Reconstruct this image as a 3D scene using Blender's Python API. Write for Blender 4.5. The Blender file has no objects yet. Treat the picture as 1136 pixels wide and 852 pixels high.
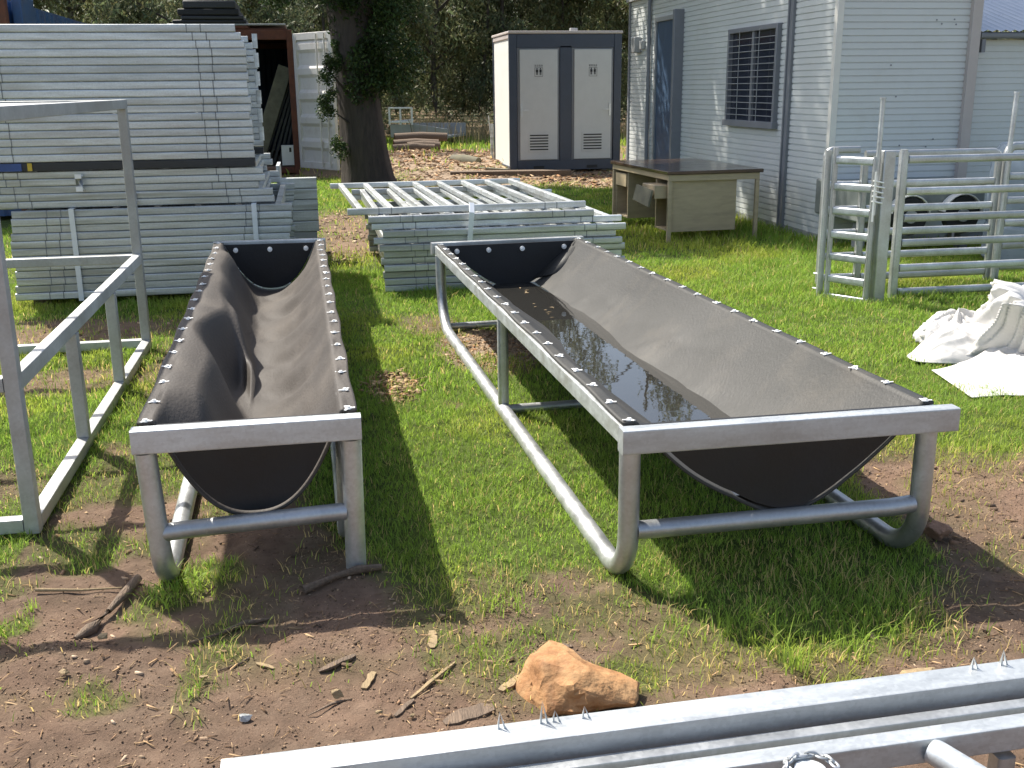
import bpy, math, random
import numpy as np
from mathutils import Vector, Matrix

random.seed(7)
rng = np.random.default_rng(11)
S = bpy.context.scene
COL = S.collection
R = math.radians

# ------------------------------------------------------------------ camera
cam_d = bpy.data.cameras.new('camera')
cam = bpy.data.objects.new('camera', cam_d)
COL.objects.link(cam)
cam_d.sensor_width = 36.0
cam_d.lens = 37.4
cam_d.clip_start = 0.05
cam_d.clip_end = 2000
TH, PT, RL = R(10.38), R(15.55), 0.011
fw = Vector((math.sin(TH) * math.cos(PT), math.cos(TH) * math.cos(PT), -math.sin(PT)))
rt = Vector((math.cos(TH), -math.sin(TH), 0))
up = rt.cross(fw)
rt2 = rt * math.cos(RL) - up * math.sin(RL)
up2 = rt * math.sin(RL) + up * math.cos(RL)
m3 = Matrix((rt2, up2, -fw)).transposed()
cam.matrix_world = Matrix.Translation((0, 0, 1.5)) @ m3.to_4x4()
S.camera = cam

# ------------------------------------------------------------------ sky, sun, exposure
SUN = Vector((-0.49, 0.62, 1.0)).normalized()
w = bpy.data.worlds.new('World')
S.world = w
w.use_nodes = True
wt = w.node_tree
sky = wt.nodes.new('ShaderNodeTexSky')
sky.sky_type = 'NISHITA'
sky.sun_disc = False
sky.sun_elevation = math.asin(SUN.z)
sky.sun_rotation = math.atan2(SUN.x, SUN.y) % (2 * math.pi)
sky.dust_density = 2.5
sky.air_density = 1.0
bg = wt.nodes['Background']
hs_ = wt.nodes.new('ShaderNodeHueSaturation')
hs_.inputs['Saturation'].default_value = 0.88      # thin high haze: a paler, less blue sky
wt.links.new(sky.outputs[0], hs_.inputs['Color']); wt.links.new(hs_.outputs[0], bg.inputs[0])
bg.inputs[1].default_value = 0.13
sd = bpy.data.lights.new('sun', 'SUN')
sd.energy = 5.0
sd.angle = R(0.55)
sd.color = (1.0, 0.94, 0.84)
sun = bpy.data.objects.new('sun', sd)
COL.objects.link(sun)
sun.rotation_euler = SUN.to_track_quat('Z', 'Y').to_euler()
vs = S.view_settings
vs.view_transform = 'Standard'
vs.look = 'None'
vs.gamma = 1
vs.exposure = 0.8
vs.use_curve_mapping = False

# ------------------------------------------------------------------ helpers
def smooth(a, b, x):
    t = np.clip((x - a) / (b - a), 0, 1)
    return t * t * (3 - 2 * t)

def vnoise(x, y, seed=0):
    xi = np.floor(x).astype(np.int64); yi = np.floor(y).astype(np.int64)
    xf = x - xi; yf = y - yi
    u = xf * xf * (3 - 2 * xf); v = yf * yf * (3 - 2 * yf)
    def h(a, b):
        n = (a * 374761393 + b * 668265263 + seed * 1442695041) & 0xffffffff
        n = ((n ^ (n >> 13)) * 1274126177) & 0xffffffff
        return ((n ^ (n >> 16)) & 0xffff) / 65535.0
    return (h(xi, yi) * (1 - u) + h(xi + 1, yi) * u) * (1 - v) + (h(xi, yi + 1) * (1 - u) + h(xi + 1, yi + 1) * u) * v

def fbm(x, y, seed=0, o=4):
    s = 0; a = 0.5; f = 1.0
    for k in range(o):
        s = s + a * vnoise(x * f, y * f, seed + k * 17); a *= 0.5; f *= 2.03
    return s / (1 - 0.5 ** o)

def ridge(x, y, seed): return 1 - np.abs(fbm(x, y, seed, 3) * 2 - 1)

def tag(o, label=None, cat=None, group=None, kind=None):
    if label: o['label'] = label
    if cat: o['category'] = cat
    if group: o['group'] = group
    if kind: o['kind'] = kind
    return o

def thing(name, label, cat, loc=(0, 0, 0), rz=0, group=None):
    o = bpy.data.objects.new(name, None)
    COL.objects.link(o)
    o.location = loc; o.rotation_euler = (0, 0, rz)
    return tag(o, label, cat, group)

class MB:
    def __init__(s):
        s.v = []; s.f = []; s.mi = []; s.cur = 0
    def add(s, vs_, fs, mi=None):
        b = len(s.v)
        s.v += [tuple(p) for p in vs_]
        s.f += [tuple(i + b for i in f) for f in fs]
        s.mi += [s.cur if mi is None else mi] * len(fs)
        return s
    def box(s, a, b, mi=None):
        x0, y0, z0 = a; x1, y1, z1 = b
        return s.add([(x0,y0,z0),(x1,y0,z0),(x1,y1,z0),(x0,y1,z0),(x0,y0,z1),(x1,y0,z1),(x1,y1,z1),(x0,y1,z1)],
              [(0,3,2,1),(4,5,6,7),(0,1,5,4),(1,2,6,5),(2,3,7,6),(3,0,4,7)], mi)
    def sweep(s, path, sec, up=(0, 0, 1), cap=True, mi=None, closed=False, scale=None):
        P = [Vector(p) for p in path]; n = len(P); m = len(sec)
        vs_ = []
        prevN = None
        for i, p in enumerate(P):
            if closed:
                t = (P[(i + 1) % n] - P[i - 1]).normalized()
                ta = (P[i] - P[i - 1]).normalized()
            else:
                if i == 0: t = P[1] - P[0]; ta = t.normalized()
                elif i == n - 1: t = P[-1] - P[-2]; ta = t.normalized()
                else:
                    ta = (P[i] - P[i-1]).normalized(); tb = (P[i+1] - P[i]).normalized(); t = ta + tb
                t = t.normalized()
            u = Vector(up)
            if prevN is not None: u = prevN
            if abs(t.dot(u)) > 0.98: u = Vector((0, 1, 0)) if abs(t.y) < 0.9 else Vector((1, 0, 0))
            side = t.cross(u).normalized(); nn = side.cross(t).normalized()
            if prevN is not None: prevN = nn
            else: prevN = nn
            k = 1.0 / max(0.5, t.dot(ta))
            sc = scale[i] if scale else 1.0
            # miter: stretch along the direction in the bend plane
            bend = (t - ta)
            for a, b in sec:
                off = side * a * sc + nn * b * sc
                if bend.length > 1e-4:
                    bd = (bend - t * bend.dot(t)).normalized()
                    off = off + bd * off.dot(bd) * (k - 1)
                vs_.append(p + off)
        fs = []
        for i in range(n if closed else n - 1):
            j = (i + 1) % n
            for q in range(m):
                r_ = (q + 1) % m
                fs.append((i * m + q, i * m + r_, j * m + r_, j * m + q))
        if cap and not closed:
            fs.append(tuple(range(m - 1, -1, -1)))
            fs.append(tuple((n - 1) * m + q for q in range(m)))
        return s.add(vs_, fs, mi)
    def build(s, name, mats, parent=None, smooth_deg=35, bevel=0):
        me = bpy.data.meshes.new(name)
        me.from_pydata(s.v, [], s.f)
        if not isinstance(mats, (list, tuple)): mats = [mats]
        for m_ in mats: me.materials.append(m_)
        if len(mats) > 1: me.polygons.foreach_set('material_index', s.mi)
        me.update()
        if smooth_deg:
            me.polygons.foreach_set('use_smooth', [True] * len(me.polygons))
            me.set_sharp_from_angle(angle=R(smooth_deg))
        o = bpy.data.objects.new(name, me)
        COL.objects.link(o)
        if parent: o.parent = parent
        if smooth_deg and len(s.f) < 3000:
            wn_ = o.modifiers.new('normals', 'WEIGHTED_NORMAL'); wn_.keep_sharp = True; wn_.weight = 50
        if bevel:
            b = o.modifiers.new('bevel', 'BEVEL'); b.width = bevel; b.segments = 2; b.limit_method = 'ANGLE'; b.angle_limit = R(40)
        return o

def rrect(w_, h_, r_=0.006, n=3):
    pts = []
    for cx, cy, a0 in ((w_/2 - r_, h_/2 - r_, 0), (-w_/2 + r_, h_/2 - r_, 90), (-w_/2 + r_, -h_/2 + r_, 180), (w_/2 - r_, -h_/2 + r_, 270)):
        for k in range(n + 1):
            a = R(a0 + 90 * k / n)
            pts.append((cx + r_ * math.cos(a), cy + r_ * math.sin(a)))
    return pts
def circ(r_, n=14):
    return [(r_ * math.cos(2 * math.pi * k / n), r_ * math.sin(2 * math.pi * k / n)) for k in range(n)]
def arc(p0, p1, p2, r_, n=7):
    """round the corner p1 between p0 and p2 with radius r_"""
    p0, p1, p2 = Vector(p0), Vector(p1), Vector(p2)
    a = (p0 - p1).normalized(); b = (p2 - p1).normalized()
    ang = a.angle(b); d = r_ / math.tan(ang / 2)
    c = p1 + (a + b).normalized() * (r_ / math.sin(ang / 2))
    s_ = p1 + a * d - c; e_ = p1 + b * d - c
    om = s_.angle(e_)
    return [c + (s_ * math.sin((1 - k / n) * om) + e_ * math.sin(k / n * om)) / math.sin(om) for k in range(n + 1)]

def np_mesh(name, V, F, mats, parent=None, colors=None, smooth_=False, mi=None):
    """V (n,3), F (m,k) uniform polygons"""
    me = bpy.data.meshes.new(name)
    V = np.ascontiguousarray(V, dtype=np.float32); F = np.ascontiguousarray(F, dtype=np.int32)
    me.vertices.add(len(V)); me.vertices.foreach_set('co', V.ravel())
    me.loops.add(F.size); me.loops.foreach_set('vertex_index', F.ravel())
    me.polygons.add(len(F)); me.polygons.foreach_set('loop_start', np.arange(0, F.size, F.shape[1], dtype=np.int32))
    if not isinstance(mats, (list, tuple)): mats = [mats]
    for m_ in mats: me.materials.append(m_)
    if mi is not None: me.polygons.foreach_set('material_index', np.asarray(mi, dtype=np.int32))
    me.update(calc_edges=True)
    if smooth_: me.polygons.foreach_set('use_smooth', np.ones(len(F), dtype=bool))
    if colors is not None:
        ca = me.color_attributes.new('Col', 'FLOAT_COLOR', 'POINT')
        ca.data.foreach_set('color', np.ascontiguousarray(colors, dtype=np.float32).ravel())
    o = bpy.data.objects.new(name, me)
    COL.objects.link(o)
    if parent: o.parent = parent
    return o

# ------------------------------------------------------------------ materials
def new_mat(name):
    m = bpy.data.materials.new(name); m.use_nodes = True
    return m, m.node_tree, m.node_tree.nodes['Principled BSDF']

def mat(name, base, rough=0.6, metal=0.0, var=0.25, scale=6.0, stretch=(1, 1, 1), bump=0.0, bscale=60.0, dirt=None, dirt_amt=0.0, dscale=2.0, spec=0.5, rvar=0.1, dlo=0.5):
    m, t, p = new_mat(name)
    N = t.nodes; L = t.links
    tc = N.new('ShaderNodeTexCoord'); mp = N.new('ShaderNodeMapping'); mp.inputs['Scale'].default_value = stretch
    L.new(tc.outputs['Object'], mp.inputs[0])
    n1 = N.new('ShaderNodeTexNoise'); n1.inputs['Scale'].default_value = scale; n1.inputs['Detail'].default_value = 6; n1.inputs['Roughness'].default_value = 0.65
    L.new(mp.outputs[0], n1.inputs['Vector'])
    cr = N.new('ShaderNodeValToRGB')
    b = Vector(base)
    cr.color_ramp.elements[0].position = 0.3; cr.color_ramp.elements[1].position = 0.72
    cr.color_ramp.elements[0].color = (*(b * (1 - var)), 1); cr.color_ramp.elements[1].color = (*[min(1, c) for c in b * (1 + var)], 1)
    L.new(n1.outputs[0], cr.inputs[0])
    out = cr.outputs[0]
    if dirt:
        n2 = N.new('ShaderNodeTexNoise'); n2.inputs['Scale'].default_value = dscale; n2.inputs['Detail'].default_value = 8; n2.inputs['Roughness'].default_value = 0.7
        L.new(mp.outputs[0], n2.inputs['Vector'])
        r2 = N.new('ShaderNodeMapRange'); r2.inputs[1].default_value = dlo; r2.inputs[2].default_value = dlo + 0.22; r2.inputs[3].default_value = 0; r2.inputs[4].default_value = dirt_amt
        L.new(n2.outputs[0], r2.inputs[0])
        mx = N.new('ShaderNodeMix'); mx.data_type = 'RGBA'
        L.new(r2.outputs[0], mx.inputs['Factor']); L.new(out, mx.inputs['A']); mx.inputs['B'].default_value = (*dirt, 1)
        out = mx.outputs['Result']
    L.new(out, p.inputs['Base Color'])
    p.inputs['Metallic'].default_value = metal
    p.inputs['Specular IOR Level'].default_value = spec
    rr = N.new('ShaderNodeMapRange'); rr.inputs[1].default_value = 0.3; rr.inputs[2].default_value = 0.7
    rr.inputs[3].default_value = max(0.02, rough - rvar); rr.inputs[4].default_value = min(1, rough + rvar)
    L.new(n1.outputs[0], rr.inputs[0]); L.new(rr.outputs[0], p.inputs['Roughness'])
    if bump:
        nb = N.new('ShaderNodeTexNoise'); nb.inputs['Scale'].default_value = bscale; nb.inputs['Detail'].default_value = 5
        L.new(mp.outputs[0], nb.inputs['Vector'])
        bp = N.new('ShaderNodeBump'); bp.inputs['Strength'].default_value = min(1.0, bump); bp.inputs['Distance'].default_value = 0.01
        L.new(nb.outputs[0], bp.inputs['Height']); L.new(bp.outputs[0], p.inputs['Normal'])
    return m

def galv(name, base=(0.55, 0.57, 0.58), rough=0.42, metal=0.75, streak=(1, 1, 1), dirt=None, da=0.0, spangle=28):
    m, t, p = new_mat(name)
    N = t.nodes; L = t.links
    tc = N.new('ShaderNodeTexCoord'); mp = N.new('ShaderNodeMapping'); mp.inputs['Scale'].default_value = streak
    oi = N.new('ShaderNodeObjectInfo'); cx_ = N.new('ShaderNodeCombineXYZ'); ml = N.new('ShaderNodeMath'); ml.operation = 'MULTIPLY'; ml.inputs[1].default_value = 37
    L.new(oi.outputs['Random'], ml.inputs[0]); L.new(ml.outputs[0], cx_.inputs[0]); L.new(ml.outputs[0], cx_.inputs[2])
    L.new(cx_.outputs[0], mp.inputs['Location'])
    L.new(tc.outputs['Object'], mp.inputs[0])
    n1 = N.new('ShaderNodeTexNoise'); n1.inputs['Scale'].default_value = 5; n1.inputs['Detail'].default_value = 8; n1.inputs['Roughness'].default_value = 0.7
    L.new(mp.outputs[0], n1.inputs['Vector'])
    vo = N.new('ShaderNodeTexVoronoi'); vo.inputs['Scale'].default_value = spangle * 4
    L.new(tc.outputs['Object'], vo.inputs['Vector'])
    add = N.new('ShaderNodeMix'); add.data_type = 'FLOAT'; add.inputs['Factor'].default_value = 0.12
    L.new(n1.outputs[0], add.inputs['A']); L.new(vo.outputs['Color'], add.inputs['B'])
    cr = N.new('ShaderNodeValToRGB')
    b = Vector(base)
    cr.color_ramp.elements[0].position = 0.3; cr.color_ramp.elements[1].position = 0.72
    cr.color_ramp.elements[0].color = (*(b * 0.72), 1); cr.color_ramp.elements[1].color = (*[min(1, c) for c in b * 1.25], 1)
    L.new(add.outputs['Result'], cr.inputs[0])
    out = cr.outputs[0]
    if dirt:
        n2 = N.new('ShaderNodeTexNoise'); n2.inputs['Scale'].default_value = 2.3; n2.inputs['Detail'].default_value = 7
        L.new(mp.outputs[0], n2.inputs['Vector'])
        r2 = N.new('ShaderNodeMapRange'); r2.inputs[1].default_value = 0.48; r2.inputs[2].default_value = 0.68; r2.inputs[4].default_value = da
        L.new(n2.outputs[0], r2.inputs[0])
        mx = N.new('ShaderNodeMix'); mx.data_type = 'RGBA'
        L.new(r2.outputs[0], mx.inputs['Factor']); L.new(out, mx.inputs['A']); mx.inputs['B'].default_value = (*dirt, 1)
        out = mx.outputs['Result']
    hv = N.new('ShaderNodeHueSaturation'); mv = N.new('ShaderNodeMapRange'); mv.inputs[3].default_value = .84; mv.inputs[4].default_value = 1.12
    L.new(oi.outputs['Random'], mv.inputs[0]); L.new(mv.outputs[0], hv.inputs['Value']); L.new(out, hv.inputs['Color']); out = hv.outputs[0]
    L.new(out, p.inputs['Base Color'])
    p.inputs['Metallic'].default_value = metal
    rr = N.new('ShaderNodeMapRange'); rr.inputs[1].default_value = 0.3; rr.inputs[2].default_value = 0.7; rr.inputs[3].default_value = rough - 0.1; rr.inputs[4].default_value = rough + 0.14
    L.new(add.outputs['Result'], rr.inputs[0]); L.new(rr.outputs[0], p.inputs['Roughness'])
    bp = N.new('ShaderNodeBump'); bp.inputs['Strength'].default_value = 0.25; bp.inputs['Distance'].default_value = 0.002
    L.new(n1.outputs[0], bp.inputs['Height']); L.new(bp.outputs[0], p.inputs['Normal'])
    return m

def leaf_mat(name, base, trans=0.35, rough=0.55, attr=True, var=0.35):
    m, t, p = new_mat(name)
    N = t.nodes; L = t.links
    b = Vector(base)
    if attr:
        at = N.new('ShaderNodeVertexColor'); at.layer_name = 'Col'
        mul = N.new('ShaderNodeMix'); mul.data_type = 'RGBA'; mul.blend_type = 'MULTIPLY'; mul.inputs['Factor'].default_value = 1
        L.new(at.outputs[0], mul.inputs['A']); mul.inputs['B'].default_value = (*b, 1)
        col = mul.outputs['Result']
    else:
        rgb = N.new('ShaderNodeRGB'); rgb.outputs[0].default_value = (*b, 1); col = rgb.outputs[0]
    L.new(col, p.inputs['Base Color']); p.inputs['Roughness'].default_value = rough
    p.inputs['Specular IOR Level'].default_value = 0.3
    tr = N.new('ShaderNodeBsdfTranslucent')
    L.new(col, tr.inputs[0])
    mx = N.new('ShaderNodeMixShader'); mx.inputs[0].default_value = trans
    L.new(p.outputs[0], mx.inputs[1]); L.new(tr.outputs[0], mx.inputs[2])
    L.new(mx.outputs[0], N['Material Output'].inputs[0])
    return m

M = {}
M['galv'] = galv('galvanised_steel', dirt=(0.30, 0.29, 0.25), da=0.35)
M['galv_x'] = galv('galvanised_streaky', base=(0.60, 0.63, 0.63), rough=0.38, metal=0.55, streak=(0.6, 3, 6), dirt=(0.36, 0.36, 0.32), da=0.6)
M['galv_dirty'] = galv('galvanised_weathered', base=(0.55, 0.57, 0.56), rough=0.40, metal=0.5, streak=(0.5, 3, 8), dirt=(0.26, 0.26, 0.21), da=0.8)
M['galv_bright'] = galv('galvanised_new', base=(0.55, 0.58, 0.59), rough=0.42, metal=0.55, streak=(0.7, 3, 3), dirt=(0.42, 0.43, 0.43), da=0.35)
M['primer'] = galv('dull_grey_steel', base=(0.46, 0.47, 0.46), rough=0.5, metal=0.45, dirt=(0.33, 0.32, 0.30), da=0.4)
M['weld'] = mat('dark_weld_gap', (0.20, 0.21, 0.21), 0.8)
M['black_steel'] = mat('black_painted_steel', (0.035, 0.037, 0.04), 0.45, 0.2)
M['white_strap'] = mat('bright_strap', (0.75, 0.78, 0.8), 0.4, 0.3, var=0.08)
M['rubber'] = mat('worn_conveyor_rubber', (0.064, 0.056, 0.049), 0.66, var=0.16, scale=3, stretch=(1, 0.6, 1), bump=0.25, bscale=90, dirt=(0.112, 0.097, 0.082), dirt_amt=0.7, dscale=3.0, spec=0.3)
M['rubber_big'] = mat('dusty_conveyor_rubber', (0.043, 0.043, 0.040), 0.6, var=0.14, scale=2.2, stretch=(0.6, 1, 1), bump=0.2, bscale=90, dirt=(0.092, 0.083, 0.068), dirt_amt=0.6, dscale=2.6, spec=0.35)
M['rubber_black'] = mat('black_rubber', (0.018, 0.018, 0.020), 0.5, var=0.2, scale=4, bump=0.1, spec=0.4)
M['zinc'] = mat('zinc_bolt', (0.86, 0.86, 0.84), 0.4, 0.15, var=0.1)
M['clad'] = mat('cream_steel_cladding', (0.64, 0.665, 0.655), 0.42, 0.0, var=0.05, scale=1.5, dirt=(0.46, 0.46, 0.42), dirt_amt=0.35, dscale=3, spec=0.5)
M['cream'] = mat('cream_trim', (0.74, 0.72, 0.66), 0.5, var=0.05)
M['beige_trim'] = mat('beige_trim', (0.50, 0.45, 0.42), 0.5, var=0.06)
M['grey_trim'] = mat('grey_trim', (0.20, 0.21, 0.23), 0.5, var=0.08)
M['door_blue'] = mat('blue_door_paint', (0.045, 0.085, 0.15), 0.45, var=0.15)
M['glass_dark'] = mat('dark_window_glass', (0.03, 0.035, 0.05), 0.08, var=0.3, rvar=0.03, spec=0.7)
M['white'] = mat('white_paint', (0.76, 0.77, 0.73), 0.45, var=0.02, dirt=(0.7, 0.68, 0.62), dirt_amt=0.2)
M['toilet_door'] = mat('pale_grey_panel', (0.54, 0.55, 0.54), 0.45, var=0.04)
M['navy'] = mat('dark_blue_grey_frame', (0.045, 0.058, 0.085), 0.45, var=0.12)
M['dark'] = mat('near_black', (0.015, 0.016, 0.018), 0.6)
M['rust'] = mat('rusty_steel', (0.15, 0.055, 0.032), 0.8, var=0.35, scale=9, dirt=(0.06, 0.03, 0.025), dirt_amt=0.7)
M['navy_int'] = mat('container_inside_blue', (0.02, 0.04, 0.075), 0.7, var=0.2)
M['cont_blue'] = mat('container_blue', (0.03, 0.09, 0.22), 0.5, var=0.2, dirt=(0.12, 0.06, 0.04), dirt_amt=0.4)
M['door_white'] = mat('container_door_white', (0.72, 0.70, 0.66), 0.55, var=0.06, scale=4, dirt=(0.40, 0.34, 0.27), dirt_amt=0.45, dscale=4)
M['bark'] = mat('dark_bark', (0.055, 0.042, 0.034), 0.9, var=0.5, scale=7, stretch=(3, 3, 0.5), bump=1.0, bscale=16)
M['bark_far'] = mat('gum_bark', (0.075, 0.062, 0.052), 0.9, var=0.5, scale=5, stretch=(3, 3, 0.6))
M['desk_wood'] = mat('beige_laminate', (0.44, 0.35, 0.22), 0.5, var=0.1, stretch=(1, 1, 5), dirt=(0.22, 0.18, 0.13), dirt_amt=0.5)
M['desk_top'] = mat('dark_desk_top', (0.07, 0.045, 0.03), 0.16, var=0.4, rvar=0.06, dirt=(0.18, 0.12, 0.08), dirt_amt=0.5, spec=0.7)
M['tarp'] = mat('white_woven_plastic', (0.56, 0.55, 0.53), 0.55, var=0.05, dirt=(0.44, 0.40, 0.35), dirt_amt=0.5, bump=0.12, bscale=160)
M['rock'] = mat('orange_sandstone', (0.34, 0.165, 0.065), 0.85, var=0.4, scale=11, bump=1.0, bscale=30, dirt=(0.44, 0.27, 0.13), dirt_amt=0.8, dscale=9, dlo=.42)
M['rock_brown'] = mat('brown_stone', (0.25, 0.15, 0.10), 0.9, var=0.3, scale=14, bump=0.8, bscale=40)
M['wood'] = mat('weathered_wood', (0.16, 0.115, 0.08), 0.9, var=0.45, scale=10, stretch=(8, 1, 8), bump=0.8, bscale=30)
M['wood_pale'] = mat('split_timber', (0.30, 0.22, 0.12), 0.85, var=0.3, scale=12, stretch=(6, 1, 6), bump=0.4)
M['sleeper'] = mat('grey_timber', (0.17, 0.16, 0.11), 0.9, var=0.35, scale=6)
M['grey_metal'] = mat('pale_grey_metal', (0.36, 0.37, 0.37), 0.5, 0.2, var=0.1)
M['bluegrey'] = mat('blue_grey_plastic', (0.20, 0.25, 0.31), 0.35, var=0.2, scale=3)
M['roof_blue'] = mat('zinc_blue_roof', (0.42, 0.46, 0.50), 0.35, 0.4, var=0.1, scale=2)
M['yellow'] = mat('yellow_label', (0.6, 0.42, 0.05), 0.6)
M['tag_blue'] = mat('blue_label', (0.05, 0.09, 0.25), 0.6)
M['tyre'] = mat('tyre_rubber', (0.025, 0.025, 0.026), 0.8)

# trough water
m, t, p = new_mat('shallow_trough_water')
p.inputs['Base Color'].default_value = (0.024, 0.023, 0.020, 1); p.inputs['Roughness'].default_value = 0.02
p.inputs['IOR'].default_value = 1.33; p.inputs['Specular IOR Level'].default_value = 0.9
nb = t.nodes.new('ShaderNodeTexNoise'); nb.inputs['Scale'].default_value = 7
bp = t.nodes.new('ShaderNodeBump'); bp.inputs['Strength'].default_value = 0.04; bp.inputs['Distance'].default_value = 0.01
tc = t.nodes.new('ShaderNodeTexCoord'); t.links.new(tc.outputs['Object'], nb.inputs['Vector'])
t.links.new(nb.outputs[0], bp.inputs['Height']); t.links.new(bp.outputs[0], p.inputs['Normal'])
M['water'] = m

M['grass'] = leaf_mat('grass_blades', (0.300, 0.425, 0.068), trans=0.50)
M['leaf_big'] = leaf_mat('dark_tree_leaves', (0.040, 0.070, 0.022), trans=0.28)
M['leaf_gum'] = leaf_mat('gum_leaves', (0.125, 0.155, 0.095), trans=0.38)
M['leaf_gum2'] = leaf_mat('olive_gum_leaves', (0.155, 0.180, 0.095), trans=0.4)
M['straw'] = leaf_mat('dry_stalks', (0.42, 0.34, 0.18), trans=0.25)
M['litter'] = leaf_mat('wood_and_leaf_litter', (0.30, 0.225, 0.155), trans=0.0, rough=0.85)

# ground
m, t, p = new_mat('soil_and_turf')
N = t.nodes; L = t.links
at = N.new('ShaderNodeVertexColor'); at.layer_name = 'Col'
sep = N.new('ShaderNodeSeparateColor'); L.new(at.outputs[0], sep.inputs[0])
tc = N.new('ShaderNodeTexCoord')
def nz(scale, det=8, rough=0.7):
    n = N.new('ShaderNodeTexNoise'); n.inputs['Scale'].default_value = scale; n.inputs['Detail'].default_value = det; n.inputs['Roughness'].default_value = rough
    L.new(tc.outputs['Object'], n.inputs['Vector']); return n
def ramp(src, stops):
    c = N.new('ShaderNodeValToRGB')
    while len(c.color_ramp.elements) < len(stops): c.color_ramp.elements.new(0.5)
    for e, (po, co) in zip(c.color_ramp.elements, stops): e.position = po; e.color = (*co, 1)
    L.new(src, c.inputs[0]); return c
def mixc(f, a, b):
    x = N.new('ShaderNodeMix'); x.data_type = 'RGBA'
    L.new(f, x.inputs['Factor']); L.new(a, x.inputs['A']); L.new(b, x.inputs['B']); return x.outputs['Result']
soil = ramp(nz(9).outputs[0], [(0.28, (0.10, 0.068, 0.048)), (0.5, (0.195, 0.135, 0.095)), (0.72, (0.33, 0.24, 0.17))])
soil2 = ramp(nz(1.3, 5).outputs[0], [(0.35, (0.115, 0.084, 0.060)), (0.65, (0.33, 0.205, 0.14))])
sm = N.new('ShaderNodeMix'); sm.data_type = 'RGBA'; sm.inputs['Factor'].default_value = 0.45
L.new(soil.outputs[0], sm.inputs['A']); L.new(soil2.outputs[0], sm.inputs['B'])
turf = ramp(nz(14).outputs[0], [(0.3, (0.05, 0.065, 0.02)), (0.6, (0.11, 0.15, 0.035)), (0.8, (0.17, 0.14, 0.07))])
mulch = ramp(nz(11, 10, 0.8).outputs[0], [(0.30, (0.12, 0.09, 0.065)), (0.5, (0.32, 0.24, 0.17)), (0.7, (0.48, 0.39, 0.29))])
moss = ramp(nz(30).outputs[0], [(0.3, (0.055, 0.050, 0.025)), (0.6, (0.13, 0.115, 0.055)), (0.8, (0.21, 0.175, 0.10))])
mo_ = N.new('ShaderNodeMath'); mo_.operation = 'MULTIPLY'; mo_.inputs[1].default_value = .75; L.new(sep.outputs[2], mo_.inputs[0])
c0 = mixc(mo_.outputs[0], sm.outputs['Result'], moss.outputs[0])
c1 = mixc(sep.outputs[0], c0, turf.outputs[0])
c2 = mixc(sep.outputs[1], c1, mulch.outputs[0])
L.new(c2, p.inputs['Base Color']); p.inputs['Roughness'].default_value = 0.95; p.inputs['Specular IOR Level'].default_value = 0.15
b1 = N.new('ShaderNodeBump'); b1.inputs['Strength'].default_value = 0.9; b1.inputs['Distance'].default_value = 0.02
L.new(nz(38, 10, 0.8).outputs[0], b1.inputs['Height'])
L.new(b1.outputs[0], p.inputs['Normal'])
M['ground'] = m

# ------------------------------------------------------------------ ground cover map
def blob(x, y, cx, cy, rx, ry, soft=0.35):
    d = np.sqrt(((x - cx) / rx) ** 2 + ((y - cy) / ry) ** 2)
    return 1 - smooth(1 - soft, 1 + soft, d)

def grass_map(x, y):
    n = fbm(x * 2.2, y * 2.2, 3)
    n2 = fbm(x * 7, y * 7, 9)
    yb = np.interp(x, [-3, -1.3, -1.05, -0.95, -0.5, -0.05, 0.1, 0.35, 0.6, 0.8, 0.95, 1.2, 1.7, 1.95, 2.1, 2.6, 4], [3.1, 3.4, 3.6, 4.7, 4.6, 3.6, 3.0, 2.9, 2.95, 3.05, 2.75, 2.35, 2.45, 2.9, 3.95, 3.8, 3.2])
    g = smooth(-0.16, 0.22, y - yb + (n - 0.5) * 0.9 + (n2 - 0.5) * 0.3)
    g = g * (1 - 0.9 * blob(x, y, -1.9, 4.25, 0.8, 0.35)) * (1 - 0.85 * blob(x, y, -1.4, 5.9, 0.5, 0.28)) * (1 - 0.9 * blob(x, y, -1.7, 7.2, 0.9, 0.45))
    g = g * (1 - blob(x, y, 0.98, 6.1, 0.28, 0.55)) * (1 - 0.85 * blob(x, y, 0.36, 5.4, 0.13, 0.28)) * (1 - 0.8 * blob(x, y, 0.62, 5.0, 0.05, 0.07))
    g = g * (1 - 0.9 * blob(x, y, 0.30, 11.9, 0.65, 2.0)) * (1 - 0.7 * blob(x, y, 0.7, 6.9, 0.2, 0.3))
    g = g * (1 - 0.65 * blob(x, y, -0.75, 6.3, 0.22, 1.2))
    # mulch and leaf litter further back
    mu = mulch_map(x, y)
    g = g * (1 - mu)
    far = smooth(17, 20, y)
    strip = smooth(27, 28.5, y) * (1 - smooth(31, 37, y))
    leftg = smooth(15.8, 16.3, y) * (1 - smooth(18.6, 19.6, y))
    g = g * (1 - far * (1 - np.maximum(strip, np.maximum(leftg, 0.35 * n))))
    ms = moss_map(x, y); g = np.maximum(g, ms * .42)
    # weeds on the bare soil
    wd = smooth(0.60, 0.72, fbm(x * 3.1 + 9, y * 3.1, 21)) * 0.55 * smooth(2.1, 2.6, y)
    wd = wd * (1 - 0.8 * blob(x, y, 2.5, 3.2, 0.5, 0.5))
    g = np.maximum(g, wd)
    for cx, cy, r_ in ((-0.50, 3.16, 0.10), (-0.40, 3.28, 0.12), (-0.93, 3.02, 0.06), (0.75, 2.42, 0.10), (-0.80, 3.45, .09)):
        g = np.maximum(g, 0.8 * blob(x, y, cx, cy, r_, r_))
    return np.clip(g, 0, 1)

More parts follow.
